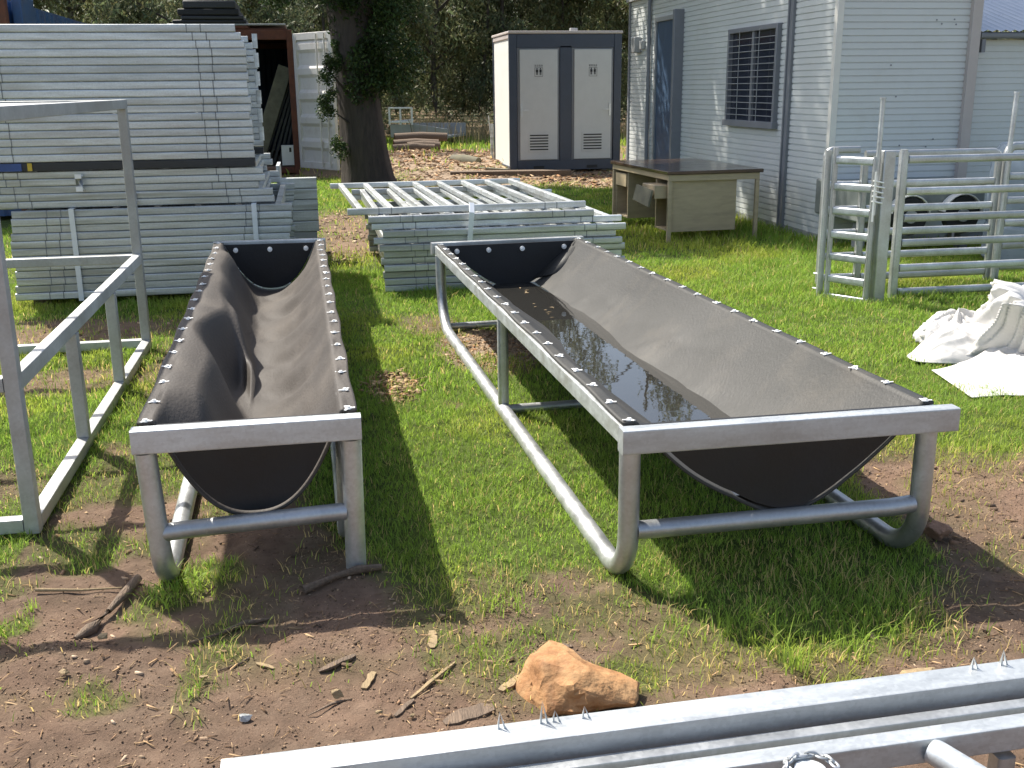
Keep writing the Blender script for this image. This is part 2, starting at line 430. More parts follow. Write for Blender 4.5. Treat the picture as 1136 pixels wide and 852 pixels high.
def moss_map(x, y):
    n = smooth(.38, .62, fbm(x * 3.6 + 4, y * 3.6, 131))
    reg = smooth(2.45, 3.0, y) * (1 - smooth(5.0, 6.0, y)) * (1 - .9 * blob(x, y, 2.5, 3.2, .6, .6)) * (1 - .8 * blob(x, y, -.05, 3.3, .35, .5))
    return n * reg * (.55 + .45 * (x > -1.2))

def mulch_map(x, y):
    n = fbm(x * 1.1, y * 1.1, 31)
    a = smooth(-0.2, 0.5, np.minimum(np.minimum(x - 1.15, (6.5 - x)), np.minimum((y - 16.2) * .6, (27.5 - y) * .5)) + (n - 0.5) * 1.2)
    b = blob(x, y, 0.98, 6.1, 0.26, 0.45)
    return np.clip(np.maximum(a, b), 0, 1)

def ground_z(x, y):
    near = 1 - smooth(9, 14, y)
    z = (fbm(x * 5, y * 5, 41) - 0.5) * 0.034 + (fbm(x * 15, y * 15, 43, 3) - 0.5) * 0.026
    z = z * near * (1 - smooth(4, 6, np.abs(x - 1)))
    z = z + blob(x, y, .09, 3.19, .13, .13, .7) * .028
    z = z + blob(x, y, 2.5, 22.5, 1.9, 3.2, 0.6) * 0.16 * (0.6 + fbm(x, y, 51))
    return z - 0.008

def axis(segs):
    out = []
    for a, b, st in segs:
        out += list(np.arange(a, b, st))
    out.append(segs[-1][1])
    return np.array(out)
gx = axis([(-400, -40, 40), (-40, -8, 2.0), (-8, -2.2, 0.2), (-2.2, 3.6, 0.022), (3.6, 12, 0.15), (12, 40, 2), (40, 400, 40)])
gy = axis([(-60, -4, 4), (-4, 1.2, 0.2), (1.2, 6.5, 0.022), (6.5, 10, 0.05), (10, 30, 0.2), (30, 60, 1.5), (60, 700, 32)])
GX, GY = np.meshgrid(gx, gy)
GZ = ground_z(GX, GY)
gm = grass_map(GX, GY); mm = mulch_map(GX, GY)
V = np.stack([GX.ravel(), GY.ravel(), GZ.ravel()], 1)
nx, ny = len(gx), len(gy)
ii = (np.arange(ny - 1)[:, None] * nx + np.arange(nx - 1)[None, :]).ravel()
F = np.stack([ii, ii + 1, ii + nx + 1, ii + nx], 1)
Cc = np.stack([gm.ravel(), mm.ravel(), moss_map(GX, GY).ravel(), np.ones(V.shape[0])], 1)
o = np_mesh('ground', V, F, M['ground'], colors=Cc, smooth_=True)
tag(o, kind='structure')

# ------------------------------------------------------------------ grass
def blades(n, x0, x1, y0, y1, hmin, hmax, wid, gfun, colfun, lean=0.6, tall=None):
    x = rng.uniform(x0, x1, n); y = rng.uniform(y0, y1, n)
    # keep what this view and its neighbours can see
    th = np.arctan2(x, y)
    keep = (th > -0.42) & (th < 1.0) & (rng.random(n) < gfun(x, y))
    x = x[keep]; y = y[keep]; n = len(x)
    h = rng.uniform(hmin, hmax, n) * (0.30 + 1.45 * fbm(x * 2.4, y * 2.4, 5)) * (0.8 + .4 * fbm(x * 9, y * 9, 6))
    if tall is not None: h = h * tall(x, y)
    a = rng.uniform(0, 2 * np.pi, n); l = rng.uniform(0.1, lean, n) * h
    wd = wid * rng.uniform(0.6, 1.3, n)
    b = a + rng.uniform(-1, 1, n) + np.pi / 2
    dx, dy = np.cos(a) * l, np.sin(a) * l
    wx, wy = np.cos(b) * wd / 2, np.sin(b) * wd / 2
    z = ground_z(x, y)
    P = np.zeros((n, 5, 3))
    P[:, 0] = np.stack([x - wx, y - wy, z - 0.004], 1); P[:, 1] = np.stack([x + wx, y + wy, z - 0.004], 1)
    P[:, 2] = np.stack([x + dx * .35 - wx * .8, y + dy * .35 - wy * .8, z + h * .6], 1)
    P[:, 3] = np.stack([x + dx * .35 + wx * .8, y + dy * .35 + wy * .8, z + h * .6], 1)
    P[:, 4] = np.stack([x + dx, y + dy, z + h], 1)
    base = np.arange(n)[:, None] * 5
    T = np.concatenate([base + np.array([0, 1, 3]), base + np.array([0, 3, 2]), base + np.array([2, 3, 4])], 0)
    c = colfun(x, y, n)
    Cq = np.repeat(np.concatenate([c, np.ones((n, 1))], 1)[:, None, :], 5, 1).reshape(-1, 4)
    return P.reshape(-1, 3), T, Cq

def gcol(x, y, n):
    k = fbm(x * 1.3, y * 1.3, 61); r_ = rng.random(n)
    br = (0.65 + 0.55 * r_) * (.82 + .36 * fbm(x * 4.2, y * 4.2, 63))
    yel = smooth(0.45, 0.75, k) * 0.5 + 0.25 * rng.random(n)
    c = np.stack([br * (0.85 + 0.9 * yel), br * (1.0 + 0.25 * yel), br * (0.9 + 0.3 * yel)], 1)
    dry = rng.random(n) < (0.06 + 0.30 * (1 - grass_map(x, y)) + .22 * (1 - smooth(2.7, 4.0, y)) * smooth(.35, .6, fbm(x * 2.7, y * 2.7, 91)))
    c[dry] = np.array([2.1, 1.15, 3.0]) * (0.8 + 0.5 * rng.random((dry.sum(), 1)))
    return c
def tallness(x, y):
    t_ = 1 + 0.9 * blob(x, y, 4.4, 11.0, 1.2, 2.5) + 0.8 * blob(x, y, 4.0, 7.2, 0.9, 0.5) + 0.5 * blob(x, y, 1.3, 2.6, 0.5, 0.4) + 0.6 * blob(x, y, -1.2, 8.1, 1.3, 0.25) + 0.6 * blob(x, y, 1.3, 7.8, 1.1, 0.3)
    return t_
parts_ = [
    blades(190000, -1.7, 4.6, 2.1, 5.2, 0.014, 0.036, 0.0030, grass_map, gcol, 1.5, tallness),
    blades(210000, -2.9, 7.0, 5.2, 9.2, 0.018, 0.044, 0.0048, grass_map, gcol, 1.3, tallness),
    blades(150000, -3.5, 8.0, 9.2, 20, 0.02, 0.055, 0.009, grass_map, gcol, 1.1, tallness),
    blades(40000, -6, 22, 20, 36, 0.05, 0.16, 0.03, grass_map, gcol, 0.8),
]
off = 0; VV = []; FF = []; CC = []
for P, T, Cq in parts_:
    VV.append(P); FF.append(T + off); CC.append(Cq); off += len(P)
o = np_mesh('grass', np.concatenate(VV), np.concatenate(FF), M['grass'], colors=np.concatenate(CC))
tag(o, 'short green grass growing over the yard', 'grass', kind='stuff')

# ------------------------------------------------------------------ litter (wood chips, leaves, pebbles)
def chips(n, x0, x1, y0, y1, lmin, lmax, dens, cols, zoff=0.002, w0=.12, w1=.6):
    x = rng.uniform(x0, x1, n); y = rng.uniform(y0, y1, n)
    keep = rng.random(n) < dens(x, y); x = x[keep]; y = y[keep]; n = len(x)
    l = rng.uniform(lmin, lmax, n) * (0.4 + 0.6 * rng.random(n)); wd = l * rng.uniform(w0, w1, n); t_ = np.minimum(wd * 0.32, 0.0035) * rng.uniform(.5, 1.4, n)
    a = rng.uniform(0, np.pi, n); ti = rng.uniform(-0.35, 0.35, n)
    u = np.stack([np.cos(a), np.sin(a), ti], 1); v = np.stack([-np.sin(a), np.cos(a), rng.uniform(-.3, .3, n)], 1)
    c = np.stack([x, y, ground_z(x, y) + zoff + np.abs(ti) * l * 0.4], 1)
    P = np.zeros((n, 8, 3)); k = 0
    for sz in (-1, 1):
        for su, sv in ((-1, -1), (1, -1), (1, 1), (-1, 1)):
            jit = rng.uniform(0.6, 1.1, (n, 1))
            P[:, k] = c + u * (su * l / 2)[:, None] * jit + v * (sv * wd / 2)[:, None] * jit + np.array([0, 0, 1]) * (sz * t_)[:, None]
            k += 1
    base = np.arange(n)[:, None] * 8
    Fq = np.concatenate([base + np.array(q) for q in ((4, 5, 6, 7), (0, 1, 5, 4), (1, 2, 6, 5), (2, 3, 7, 6), (3, 0, 4, 7))], 0)
    cols = np.array(cols); cc = cols[rng.integers(0, len(cols), n)] * rng.uniform(0.7, 1.25, (n, 1))
    Cq = np.repeat(np.concatenate([cc, np.ones((n, 1))], 1)[:, None, :], 8, 1).reshape(-1, 4)
    return P.reshape(-1, 3), Fq, Cq
palS = [(1.1, 1.05, 1.0), (0.45, 0.4, 0.38), (1.6, 1.6, 1.6), (0.8, 0.65, 0.55), (0.35, 0.3, 0.28), (0.6, 0.5, 0.42)]
palM = [(1.3, 1.2, 1.0), (0.9, 0.75, 0.6), (1.7, 1.6, 1.4), (0.5, 0.4, 0.33), (1.2, 0.85, 0.6)]
soil_d = lambda x, y: np.clip((1 - grass_map(x, y)) * (0.25 + 1.2 * smooth(0.4, 0.7, fbm(x * 2.5, y * 2.5, 77))), 0, 1)
parts_ = [
    chips(80000, -1.8, 3.4, 1.7, 5.2, 0.003, 0.008, lambda x, y: np.clip(soil_d(x, y) * 1.3, 0, 1), [(.5, .45, .42), (.65, .55, .5), (.38, .33, .3), (.85, .75, .68), (1.15, 1.05, .95)], 0.001, .5, 1.0),
    chips(26000, -1.8, 3.4, 1.7, 7.5, 0.010, 0.050, lambda x, y: soil_d(x, y) * .5 + .22 * (grass_map(x, y) < .75) * (y < 4.2), [(1.2, 1.1, .9), (.8, .66, .5), (1.5, 1.3, 1.0), (.5, .4, .33)], 0.003, .04, .12),
    chips(6000, -1.8, 3.4, 1.7, 7.5, 0.004, 0.013, soil_d, palS),
    chips(1300, -1.8, 3.4, 1.7, 4.8, 0.012, 0.040, soil_d, palS),
    chips(2500, 0.6, 1.35, 5.5, 6.7, 0.01, 0.035, lambda x, y: mulch_map(x, y), palM),
    chips(450, 0.12, 0.55, 5.05, 5.75, 0.02, 0.06, lambda x, y: blob(x, y, 0.34, 5.4, 0.17, 0.30), palM, 0.012),
    chips(12000, 0.5, 8, 15.5, 28, 0.05, 0.17, lambda x, y: mulch_map(x, y), palM, 0.01),
    chips(5000, -3, 1.2, 9, 15, 0.02, 0.07, soil_d, palS),
    chips(1500, -2.6, -0.6, 3.4, 8.0, 0.01, 0.04, soil_d, palM),
]
off = 0; VV = []; FF = []; CC = []
for P, T, Cq in parts_:
    VV.append(P); FF.append(T + off); CC.append(Cq); off += len(P)
o = np_mesh('ground_litter', np.concatenate(VV), np.concatenate(FF), M['litter'], colors=np.concatenate(CC))
tag(o, 'wood chips, bark and pebbles strewn over the bare soil', 'litter', kind='stuff')

# ------------------------------------------------------------------ site office building (cream cladding)
def ribbed(mb, p0, p1, z0, z1, pitch, depth, nrm, mi=0, gaps=()):
    """horizontal-rib sheet from p0 to p1 (xy), outward normal nrm; gaps = [(s0,s1,za,zb)] openings along the wall"""
    p0 = Vector((*p0, 0)); p1 = Vector((*p1, 0)); nrm = Vector((*nrm, 0)); Lw = (p1 - p0).length; d = (p1 - p0) / Lw
    def cols(zm):
        segs = [(0, Lw)]
        for s0, s1, za, zb in gaps:
            if za < zm < zb:
                ns = []
                for a, b in segs:
                    if s0 > a: ns.append((a, min(b, s0)))
                    if s1 < b: ns.append((max(a, s1), b))
                segs = [q for q in ns if q[1] - q[0] > 1e-4]
        return segs
    z = z0
    while z < z1 - 1e-4:
        prof = [(z, 0), (z + pitch * .78, 0), (z + pitch * .80, -depth), (z + pitch * .95, -depth), (z + pitch, 0)]
        for a, b in cols(z + pitch * .5):
            vs_ = []
            for zz, dd in prof:
                zz = min(zz, z1)
                for s_ in (a, b):
                    q = p0 + d * s_ + nrm * dd; vs_.append((q.x, q.y, zz))
            mb.add(vs_, [(2 * k, 2 * k + 1, 2 * k + 3, 2 * k + 2) for k in range(4)], mi)
        z += pitch

BX, BY0, BY1, BH = 4.87, 9.65, 16.35, 2.72
bld = thing('site_office', 'long cream portable office with ribbed steel walls at the right, blue door and barred window', 'building', (5.6, 13, 0))
bld_off = Vector((5.6, 13, 0))
def B(mb, name, mats, parent=None, **k):
    """mesh in world coordinates parented to the building"""
    mb.v = [(x - 5.6, y - 13, z) for x, y, z in mb.v]
    return mb.build(name, mats, parent or bld, **k)
mb = MB()
ribbed(mb, (BX, BY1), (BX, BY0 + 0.045), 0.08, BH, 0.06, 0.013, (-1, 0), gaps=[(BY1 - 12.24, BY1 - 10.87, 1.10, 2.12), (BY1 - 15.05, BY1 - 13.93, 0.08, 2.42)])
ribbed(mb, (BX + 0.045, BY0), (6.22, BY0), 0.08, BH, 0.06, 0.013, (0, -1))
ribbed(mb, (7.3, BY0 + 4), (7.3, BY1), 0.08, BH, 0.06, 0.009, (1, 0))
ribbed(mb, (7.3, BY1), (BX + .02, BY1), 0.08, BH, 0.06, 0.009, (0, 1))
B(mb, 'wall', M['clad'], smooth_deg=0)
mb = MB(); mb.box((BX + 0.03, BY0 + 0.03, 0.1), (6.22, 13.64, BH - 0.02)); mb.box((BX + 0.03, 13.65, 0.1), (7.28, BY1 - 0.03, BH - 0.02))
B(mb, 'inner_shell', M['dark'], smooth_deg=0)
mb = MB(); mb.box((BX - 0.05, BY0 - 0.05, BH), (6.33, 13.6, BH + 0.09)); mb.box((BX - 0.05, 13.602, BH), (7.35, BY1 + 0.05, BH + 0.09))
ribbed(mb, (6.3, BY0 + .1), (6.3, 13.6), 1.9, BH, 0.06, 0.009, (1, 0))
B(mb, 'roof', M['grey_metal'], bevel=0.008)
mb = MB(); mb.box((BX - 0.014, BY0 - 0.014, 0.05), (BX + 0.05, BY0 + 0.05, BH - 0.002)); B(mb, 'corner_trim', M['cream'], bevel=0.003)
mb = MB(); mb.box((6.21, BY0 - 0.05, 0.0), (6.31, BY0 + 0.06, BH - .002)); B(mb, 'corner_post', M['beige_trim'], bevel=0.004)
mb = MB(); mb.box((BX - 0.03, 10.56, 0.05), (BX + 0.01, 10.67, BH - .002)); mb.box((BX - 0.045, 10.63, 0.05), (BX - 0.0, 10.655, BH - .002)); B(mb, 'wall_joint', M['grey_trim'], bevel=0.003)
mb = MB(); mb.sweep([(BX - 0.035, 15.28, 0.1), (BX - 0.035, 15.28, BH - .01)], circ(0.028)); B(mb, 'downpipe', M['grey_trim'])
mb = MB(); mb.box((BX - 0.02, BY1 - 0.06, 0.05), (BX + .05, BY1 + .012, BH - .002)); B(mb, 'corner_trim', M['grey_trim'], bevel=0.003)
# door
mb = MB(); mb.box((BX - 0.005, 13.99, 0.1), (BX + 0.04, 14.99, 2.36)); dr = B(mb, 'door', M['door_blue'], bevel=0.006)
mb = MB()
for a, b in (((BX - 0.03, 14.99, 0.08), (BX + 0.05, 15.05, 2.42)), ((BX - 0.03, 13.99, 2.36), (BX + 0.05, 14.99, 2.42))): mb.box(a, b)
B(mb, 'door_frame', M['grey_metal'], bevel=0.004)
mb = MB(); mb.box((BX - 0.13, 13.90, 0.1), (BX + 0.04, 13.985, 2.46)); B(mb, 'door_jamb', M['grey_trim'], bevel=0.006)
mb = MB(); mb.box((BX - 0.05, 14.10, 0.95), (BX - 0.006, 14.22, 1.30)); h_ = B(mb, 'handle', M['galv'], bevel=0.004); h_.parent = dr
# window
mb = MB()
y0, y1, z0, z1 = 10.87, 12.24, 1.08, 2.12
for a, b in (((BX - .05, y0, z0), (BX + .03, y0 + .05, z1)), ((BX - .05, y1 - .05, z0), (BX + .03, y1, z1)), ((BX - .05, y0 + .05, z1 - .05), (BX + .03, y1 - .05, z1)), ((BX - .07, y0 - .02, z0 - .03), (BX + .03, y1 + .02, z0 + .04)), ((BX - .03, 11.52, z0 + .04), (BX + .02, 11.58, z1 - .05))):
    mb.box(a, b)
wn = B(mb, 'window', M['grey_trim'], bevel=0.004)
mb = MB(); mb.box((BX + 0.0, y0 + .05, z0 + .04), (BX + .015, y1 - .05, z1 - .05)); q = B(mb, 'pane', M['glass_dark'], smooth_deg=0); q.parent = wn
mb = MB()
for k in range(13):
    zz = z0 + 0.10 + k * 0.068; mb.sweep([(BX - .055, y0 + .02, zz), (BX - .055, y1 - .02, zz)], circ(0.0042, 6))
for yy in (11.3, 11.85): mb.sweep([(BX - .062, yy, z0 + .03), (BX - .062, yy, z1 - .03)], circ(0.004, 6))
q = B(mb, 'security_bars', M['grey_metal']); q.parent = wn
mb = MB(); mb.box((BX - 0.10, 15.75, 1.98), (BX, 15.95, 2.2)); mb.box((BX - .06, 15.55, 2.02), (BX, 15.66, 2.14)); B(mb, 'meter_box', M['grey_metal'], bevel=0.01)
mb = MB()
for k in range(9): 
    x_, z_ = 5.25 + 0.9 * rng.random(), 0.9 + 1.2 * rng.random()
    mb.sweep([(x_, BY0 - .004, z_), (x_, BY0 + .001, z_)], circ(0.008, 8))
B(mb, 'rivet', M['grey_trim'])
# skirting / base rail
mb = MB(); mb.box((BX - 0.004, BY0 + .05, 0.0), (BX + .1, BY1 - .05, 0.078)); mb.box((BX + .06, BY0 - 0.004, 0), (6.2, BY0 + .1, .078)); B(mb, 'base_rail', M['grey_metal'], smooth_deg=0)

# annex
an = thing('lean_to_shed', 'low ribbed steel shed with blue-grey sloping roof right of the cream office', 'shed', (8, 10.5, 0))
def A(mb, name, mats, **k):
    mb.v = [(x - 8, y - 10.5, z) for x, y, z in mb.v]; return mb.build(name, mats, an, **k)
mb = MB(); ribbed(mb, (6.34, 9.72), (12, 9.72), 0.05, 1.90, 0.06, 0.009, (0, -1)); A(mb, 'wall', M['clad'], smooth_deg=0)
mb = MB(); mb.box((6.36, 9.74, 0), (12, 9.80, 1.88)); A(mb, 'wall_frame', M['grey_trim'], smooth_deg=0)
mb = MB(); mb.sweep([(6.33, 9.66, 1.935), (12, 9.66, 1.935)], rrect(0.09, 0.06, 0.02)); mb.box((6.345, 9.62, 1.78), (6.385, 9.66, 1.90)); A(mb, 'gutter', M['grey_trim'])
mb = MB()
for k in range(60):
    xa = 6.33 + k * 0.095; xb = xa + 0.095; xm = (xa + xb) / 2
    mb.add([(xa, 9.6, 1.965), (xm, 9.6, 1.985), (xb, 9.6, 1.965), (xa, 13.4, 3.1), (xm, 13.4, 3.12), (xb, 13.4, 3.1)], [(0, 1, 4, 3), (1, 2, 5, 4)])
A(mb, 'roof', M['roof_blue'], smooth_deg=180)

# ------------------------------------------------------------------ toilet block
tb = thing('toilet_block', 'white and navy portable toilet cabin with two grey doors behind the desk', 'toilet cabin', (4.6, 19.4, 0))
def Tt(mb, name, mats, parent=None, **k): return mb.build(name, mats, parent or tb, **k)
x0, x1, d_, h_ = -1.035, 1.035, 1.75, 2.42
mb = MB(); mb.box((x0 + .02, 0.06, .12), (x1 - .02, d_ - .02, h_ - .08)); Tt(mb, 'wall', M['white'], smooth_deg=0)
mb = MB()
mb.box((x0, 0, 0.04), (x0 + .14, .07, h_)); mb.box((x1 - .14, 0, 0.04), (x1, .07, h_)); mb.box((-.11, 0.003, .2), (.11, .07, h_ - .2))
mb.box((x0 + .14, .003, h_ - .24), (x1 - .14, .07, h_ - .003)); mb.box((x0 + .14, .003, .04), (x1 - .14, .07, .22))
mb.box((x0, .075, .04), (x0 + .05, d_ - .06, .12)); mb.box((x1 - .05, .075, .04), (x1, d_ - .06, .12))
mb.box((x0, d_ - .05, .04), (x0 + .06, d_, h_)); mb.box((x1 - .06, d_ - .05, .04), (x1, d_, h_))
Tt(mb, 'frame', M['navy'], bevel=0.008)
mb = MB(); mb.box((x0 - .015, -.02, h_ + .003), (x1 + .015, d_ + .02, h_ + .05)); mb.box((x0, .075, h_ - .08), (x0 + .05, d_ - .055, h_)); Tt(mb, 'roof', M['beige_trim'], bevel=0.01)
for dx, hs in ((-.50, -1), (.50, 1)):
    mb = MB(); mb.box((dx - .385, 0.018, .20), (dx + .385, .055, 2.20)); dd = Tt(mb, 'door_frame', M['grey_trim'], bevel=.004)
    mb = MB(); mb.box((dx - .345, -.012, .235), (dx + .345, .017, 2.155)); do = Tt(mb, 'door', M['toilet_door'], bevel=.004)
    mb = MB()
    mb.box((dx - .2, -.021, .37), (dx + .2, -.0125, .72))
    v_ = Tt(mb, 'vent', M['toilet_door'], do, bevel=.003)
    mb = MB()
    for k in range(6): mb.box((dx - .17, -.026, .405 + k * .05), (dx + .17, -.0215, .427 + k * .05))
    Tt(mb, 'vent_slots', M['dark'], v_, smooth_deg=0)
    mb = MB(); mb.box((dx + hs * .32 - .02, -.03, 1.0), (dx + hs * .32 + .02, -.0125, 1.22)); mb.box((dx + hs * .32 - hs * .13 if hs > 0 else dx - .32, -.055, 1.1), (dx + .32 if hs > 0 else dx - .19, -.04, 1.125)); mb.box((dx + hs * .32 - .012, -.045, 1.1), (dx + hs * .32 + .012, -.028, 1.125))
    Tt(mb, 'handle', M['galv'], do)
    # sign: row of tiny glyph marks above two standing figures in a thin outline
    mb = MB()
    for k in range(4):
        cx = dx - .06 + k * .04
        mb.box((cx - .012, -.016, 1.86), (cx - .008, -.0125, 1.895)); mb.box((cx - .006, -.016, 1.888), (cx + .012, -.0125, 1.893)); mb.box((cx + .006, -.016, 1.86), (cx + .010, -.0125, 1.885)); mb.box((cx - .006, -.016, 1.870), (cx + .004, -.0125, 1.875))
    for a, b in (((dx - .075, 1.69), (dx - .070, 1.845)), ((dx + .070, 1.69), (dx + .075, 1.845)), ((dx - .070, 1.69), (dx + .070, 1.695)), ((dx - .070, 1.84), (dx + .070, 1.845))):
        mb.box((a[0], -.015, a[1]), (b[0], -.0125, b[1]))
    for cx in (dx - .032, dx + .032):
        mb.box((cx - .014, -.016, 1.72), (cx - .003, -.0125, 1.77)); mb.box((cx + .003, -.016, 1.72), (cx + .014, -.0125, 1.77)); mb.box((cx - .020, -.017, 1.765), (cx + .020, -.0135, 1.812))
        mb.sweep([(cx, -.0125, 1.826), (cx, -.017, 1.826)], circ(0.011, 10))
    Tt(mb, 'toilet_sign', M['dark'], do)
for cx in (-.5, .5): mb = MB(); mb.box((cx - .1, -.004, .07), (cx + .1, .002, .12)); Tt(mb, 'fork_pocket', M['dark'], smooth_deg=0)
mb = MB(); mb.box((x0 + .1, .15, 0), (x0 + .3, d_ - .15, .039)); mb.box((x1 - .3, .15, 0), (x1 - .1, d_ - .15, .039)); mb.box((x0 - .1, -.1, 0), (x0 + .05, .1, .035)); Tt(mb, 'footing', M['grey_metal'])
o = MB(); o.box((0, 0, 0), (.14, .1, .09)); o = o.build('paver_block', M['grey_metal'], bevel=.01); o.location = (4.9, 20.3, 2.474); tag(o, 'small pale block lying on the toilet cabin roof', 'block')

# ------------------------------------------------------------------ shipping container with open door
def corr(mb, p0, p1, z0, z1, nrm, pitch=0.28, depth=0.035, mi=0):
    p0 = Vector((*p0, 0)); p1 = Vector((*p1, 0)); nrm = Vector((*nrm, 0)); Lw = (p1 - p0).length; d = (p1 - p0) / Lw
    s_ = 0; pts = []
    while s_ < Lw:
        for f_, dd in ((0, 0), (.3, 0), (.45, -depth), (.8, -depth)): pts.append((min(Lw, s_ + f_ * pitch), dd))
        s_ += pitch
    pts.append((Lw, 0))
    vs_ = []
    for a, b in pts:
        q = p0 + d * a + nrm * b; vs_ += [(q.x, q.y, z0), (q.x, q.y, z1)]
    mb.add(vs_, [(2 * k, 2 * k + 2, 2 * k + 3, 2 * k + 1) for k in range(len(pts) - 1)], mi)
CX0, CX1, CY0, CY1, CH = -2.66, -0.20, 20.5, 26.5, 2.55
ct = thing('shipping_container', 'rust framed shipping container standing open with dark blue inside, behind the panel stack', 'shipping container', (-1.43, 20.5, 0))
def Ct(mb, name, mats, parent=None, **k):
    mb.v = [(x + 1.43, y - 20.5, z) for x, y, z in mb.v]; return mb.build(name, mats, parent or ct, **k)
mb = MB()
for X in (CX0, CX1 - .1): mb.box((X, CY0, 0), (X + .1, CY0 + .12, CH)); mb.box((X, CY1 - .12, 0), (X + .1, CY1, CH)); mb.box((X + .02, CY0 + .12, .02), (X + .08, CY1 - .12, .14)); mb.box((X + .02, CY0 + .12, CH - .1), (X + .08, CY1 - .12, CH - .003))
mb.box((CX0 + .1, CY0 + .003, CH - .17), (CX1 - .1, CY0 + .1, CH - .002)); mb.box((CX0 + .1, CY0 + .003, .02), (CX1 - .1, CY0 + .1, .13)); mb.box((CX0 + .1, CY1 - .1, CH - .12), (CX1 - .1, CY1 - .003, CH - .002))
Ct(mb, 'frame', M['rust'], bevel=.008)
mb = MB(); corr(mb, (CX0 + .05, CY0 + .12), (CX0 + .05, CY1 - .1), .14, CH - .1, (-1, 0)); corr(mb, (CX1 - .05, CY0 + .12), (CX1 - .05, CY1 - .1), .14, CH - .1, (1, 0)); corr(mb, (CX0 + .1, CY1 - .05), (CX1 - .1, CY1 - .05), .1, CH - .1, (0, 1))
Ct(mb, 'wall', M['navy_int'], smooth_deg=0)
mb = MB(); mb.box((CX0 + .08, CY0 + .02, CH + .0), (CX1 - .08, CY1 - .02, CH + .02)); Ct(mb, 'roof', M['rust'])
mb = MB(); mb.box((CX0 + .1, CY0 + .1, .10), (CX1 - .1, CY1 - .1, .14)); Ct(mb, 'floor', M['wood'])
# swung door, hinged on the right post
dh = bpy.data.objects.new('door', None); COL.objects.link(dh); dh.parent = ct; dh.location = (CX1 + 0.03 + 1.43, 0.0, 0.12); dh.rotation_euler = (0, 0, R(-58))
mb = MB(); mb.box((0, -.03, 0), (.09, .03, 2.36)); mb.box((1.14, -.03, 0), (1.23, .03, 2.36)); mb.box((.09, -.027, 0), (1.14, .027, .12)); mb.box((.09, -.027, 2.24), (1.14, .027, 2.36))
mb.build('door_frame', M['door_white'], dh, bevel=.006)
mb = MB()
zz = .12; pr = []
for k in range(5):
    for f_, dd in ((0, .018), (.2, .018), (.26, -.022), (.36, -.022), (.424, .018)): pr.append((.12 + k * .424 + f_, dd))
for k in range(len(pr) - 1):
    if pr[k + 1][0] - pr[k][0] > 1e-4:
        mb.add([(.09, pr[k][1], pr[k][0]), (1.14, pr[k][1], pr[k][0]), (1.14, pr[k + 1][1], pr[k + 1][0]), (.09, pr[k + 1][1], pr[k + 1][0])], [(0, 1, 2, 3)])
mb.build('door_panel', M['door_white'], dh, smooth_deg=0)
mb = MB(); mb.sweep([(1.05, -.05, .05), (1.05, -.05, 2.33)], circ(.016, 8)); mb.sweep([(.8, -.05, .05), (.8, -.05, 2.33)], circ(.016, 8)); mb.build('lock_bar', M['door_white'], dh)
# contents
def gz(x, y): return float(ground_z(np.array([x]), np.array([y]))[0])
def plank(name, a, b, w_, t_, m_, label, cat, group=None, up=(0, 0, 1)):
    a = Vector(a); b = Vector(b)
    if name.startswith('wood_'):
        a.z = gz(a.x, a.y) + t_ * .5 + .001; b.z = gz(b.x, b.y) + t_ * .5 + .001
    o = MB()
    if name.startswith('wood_'):
        n_ = 5; dd = b - a; sd_ = Vector((-dd.y, dd.x, 0)).normalized()
        pp = [dd * (i / n_) + sd_ * random.uniform(-.12, .12) * w_ for i in range(n_ + 1)]
        o.sweep(pp, rrect(w_, t_, min(w_, t_) * .2, 2), up=up, scale=[random.uniform(.35, .8)] + [random.uniform(.8, 1.1) for _ in range(n_ - 1)] + [random.uniform(.3, .8)])
    else: o.sweep([(0, 0, 0), tuple(b - a)], rrect(w_, t_, min(w_, t_) * .12, 2), up=up)
    o = o.build(name, m_); o.location = a
    return tag(o, label, cat, group)
plank('pale_post', (-1.02, 20.85, .16), (-.36, 20.95, 1.92), .26, .1, M['sleeper'], 'wide pale green-grey beam leaning inside the open container', 'beam', up=(0, 1, 0))
for k in range(6):
    plank('dark_post', (-.98 + k * .095, 21.05 + .06 * k, .16), (-.33 + k * .02, 21.1 + .06 * k, 1.75 - .12 * k), .05, .05, M['black_steel'], ['first', 'second', 'third', 'fourth', 'fifth', 'sixth'][k] + ' dark post leaning right of the pale beam in the open container', 'post', 'dark posts leaning in the container', up=(0, 1, 0))
mb = MB(); mb.box((0, 0, 0), (.27, .2, .36)); mb.box((.06, -.006, .24), (.1, -.001, .32)); mb.box((.14, -.006, .24), (.18, -.001, .32), 1)
o = mb.build('white_drum', [M['white'], M['dark']], bevel=.02); o.location = (-.52, 20.55, .16); tag(o, 'small white tub in the doorway of the open container', 'tub')
mb = MB(); mb.box((0, 0, 0), (.3, .16, .16)); o = mb.build('concrete_block', M['rock_brown'], bevel=.015); o.location = (-.86, 20.2, .0); tag(o, 'brown block on the ground before the container', 'block')
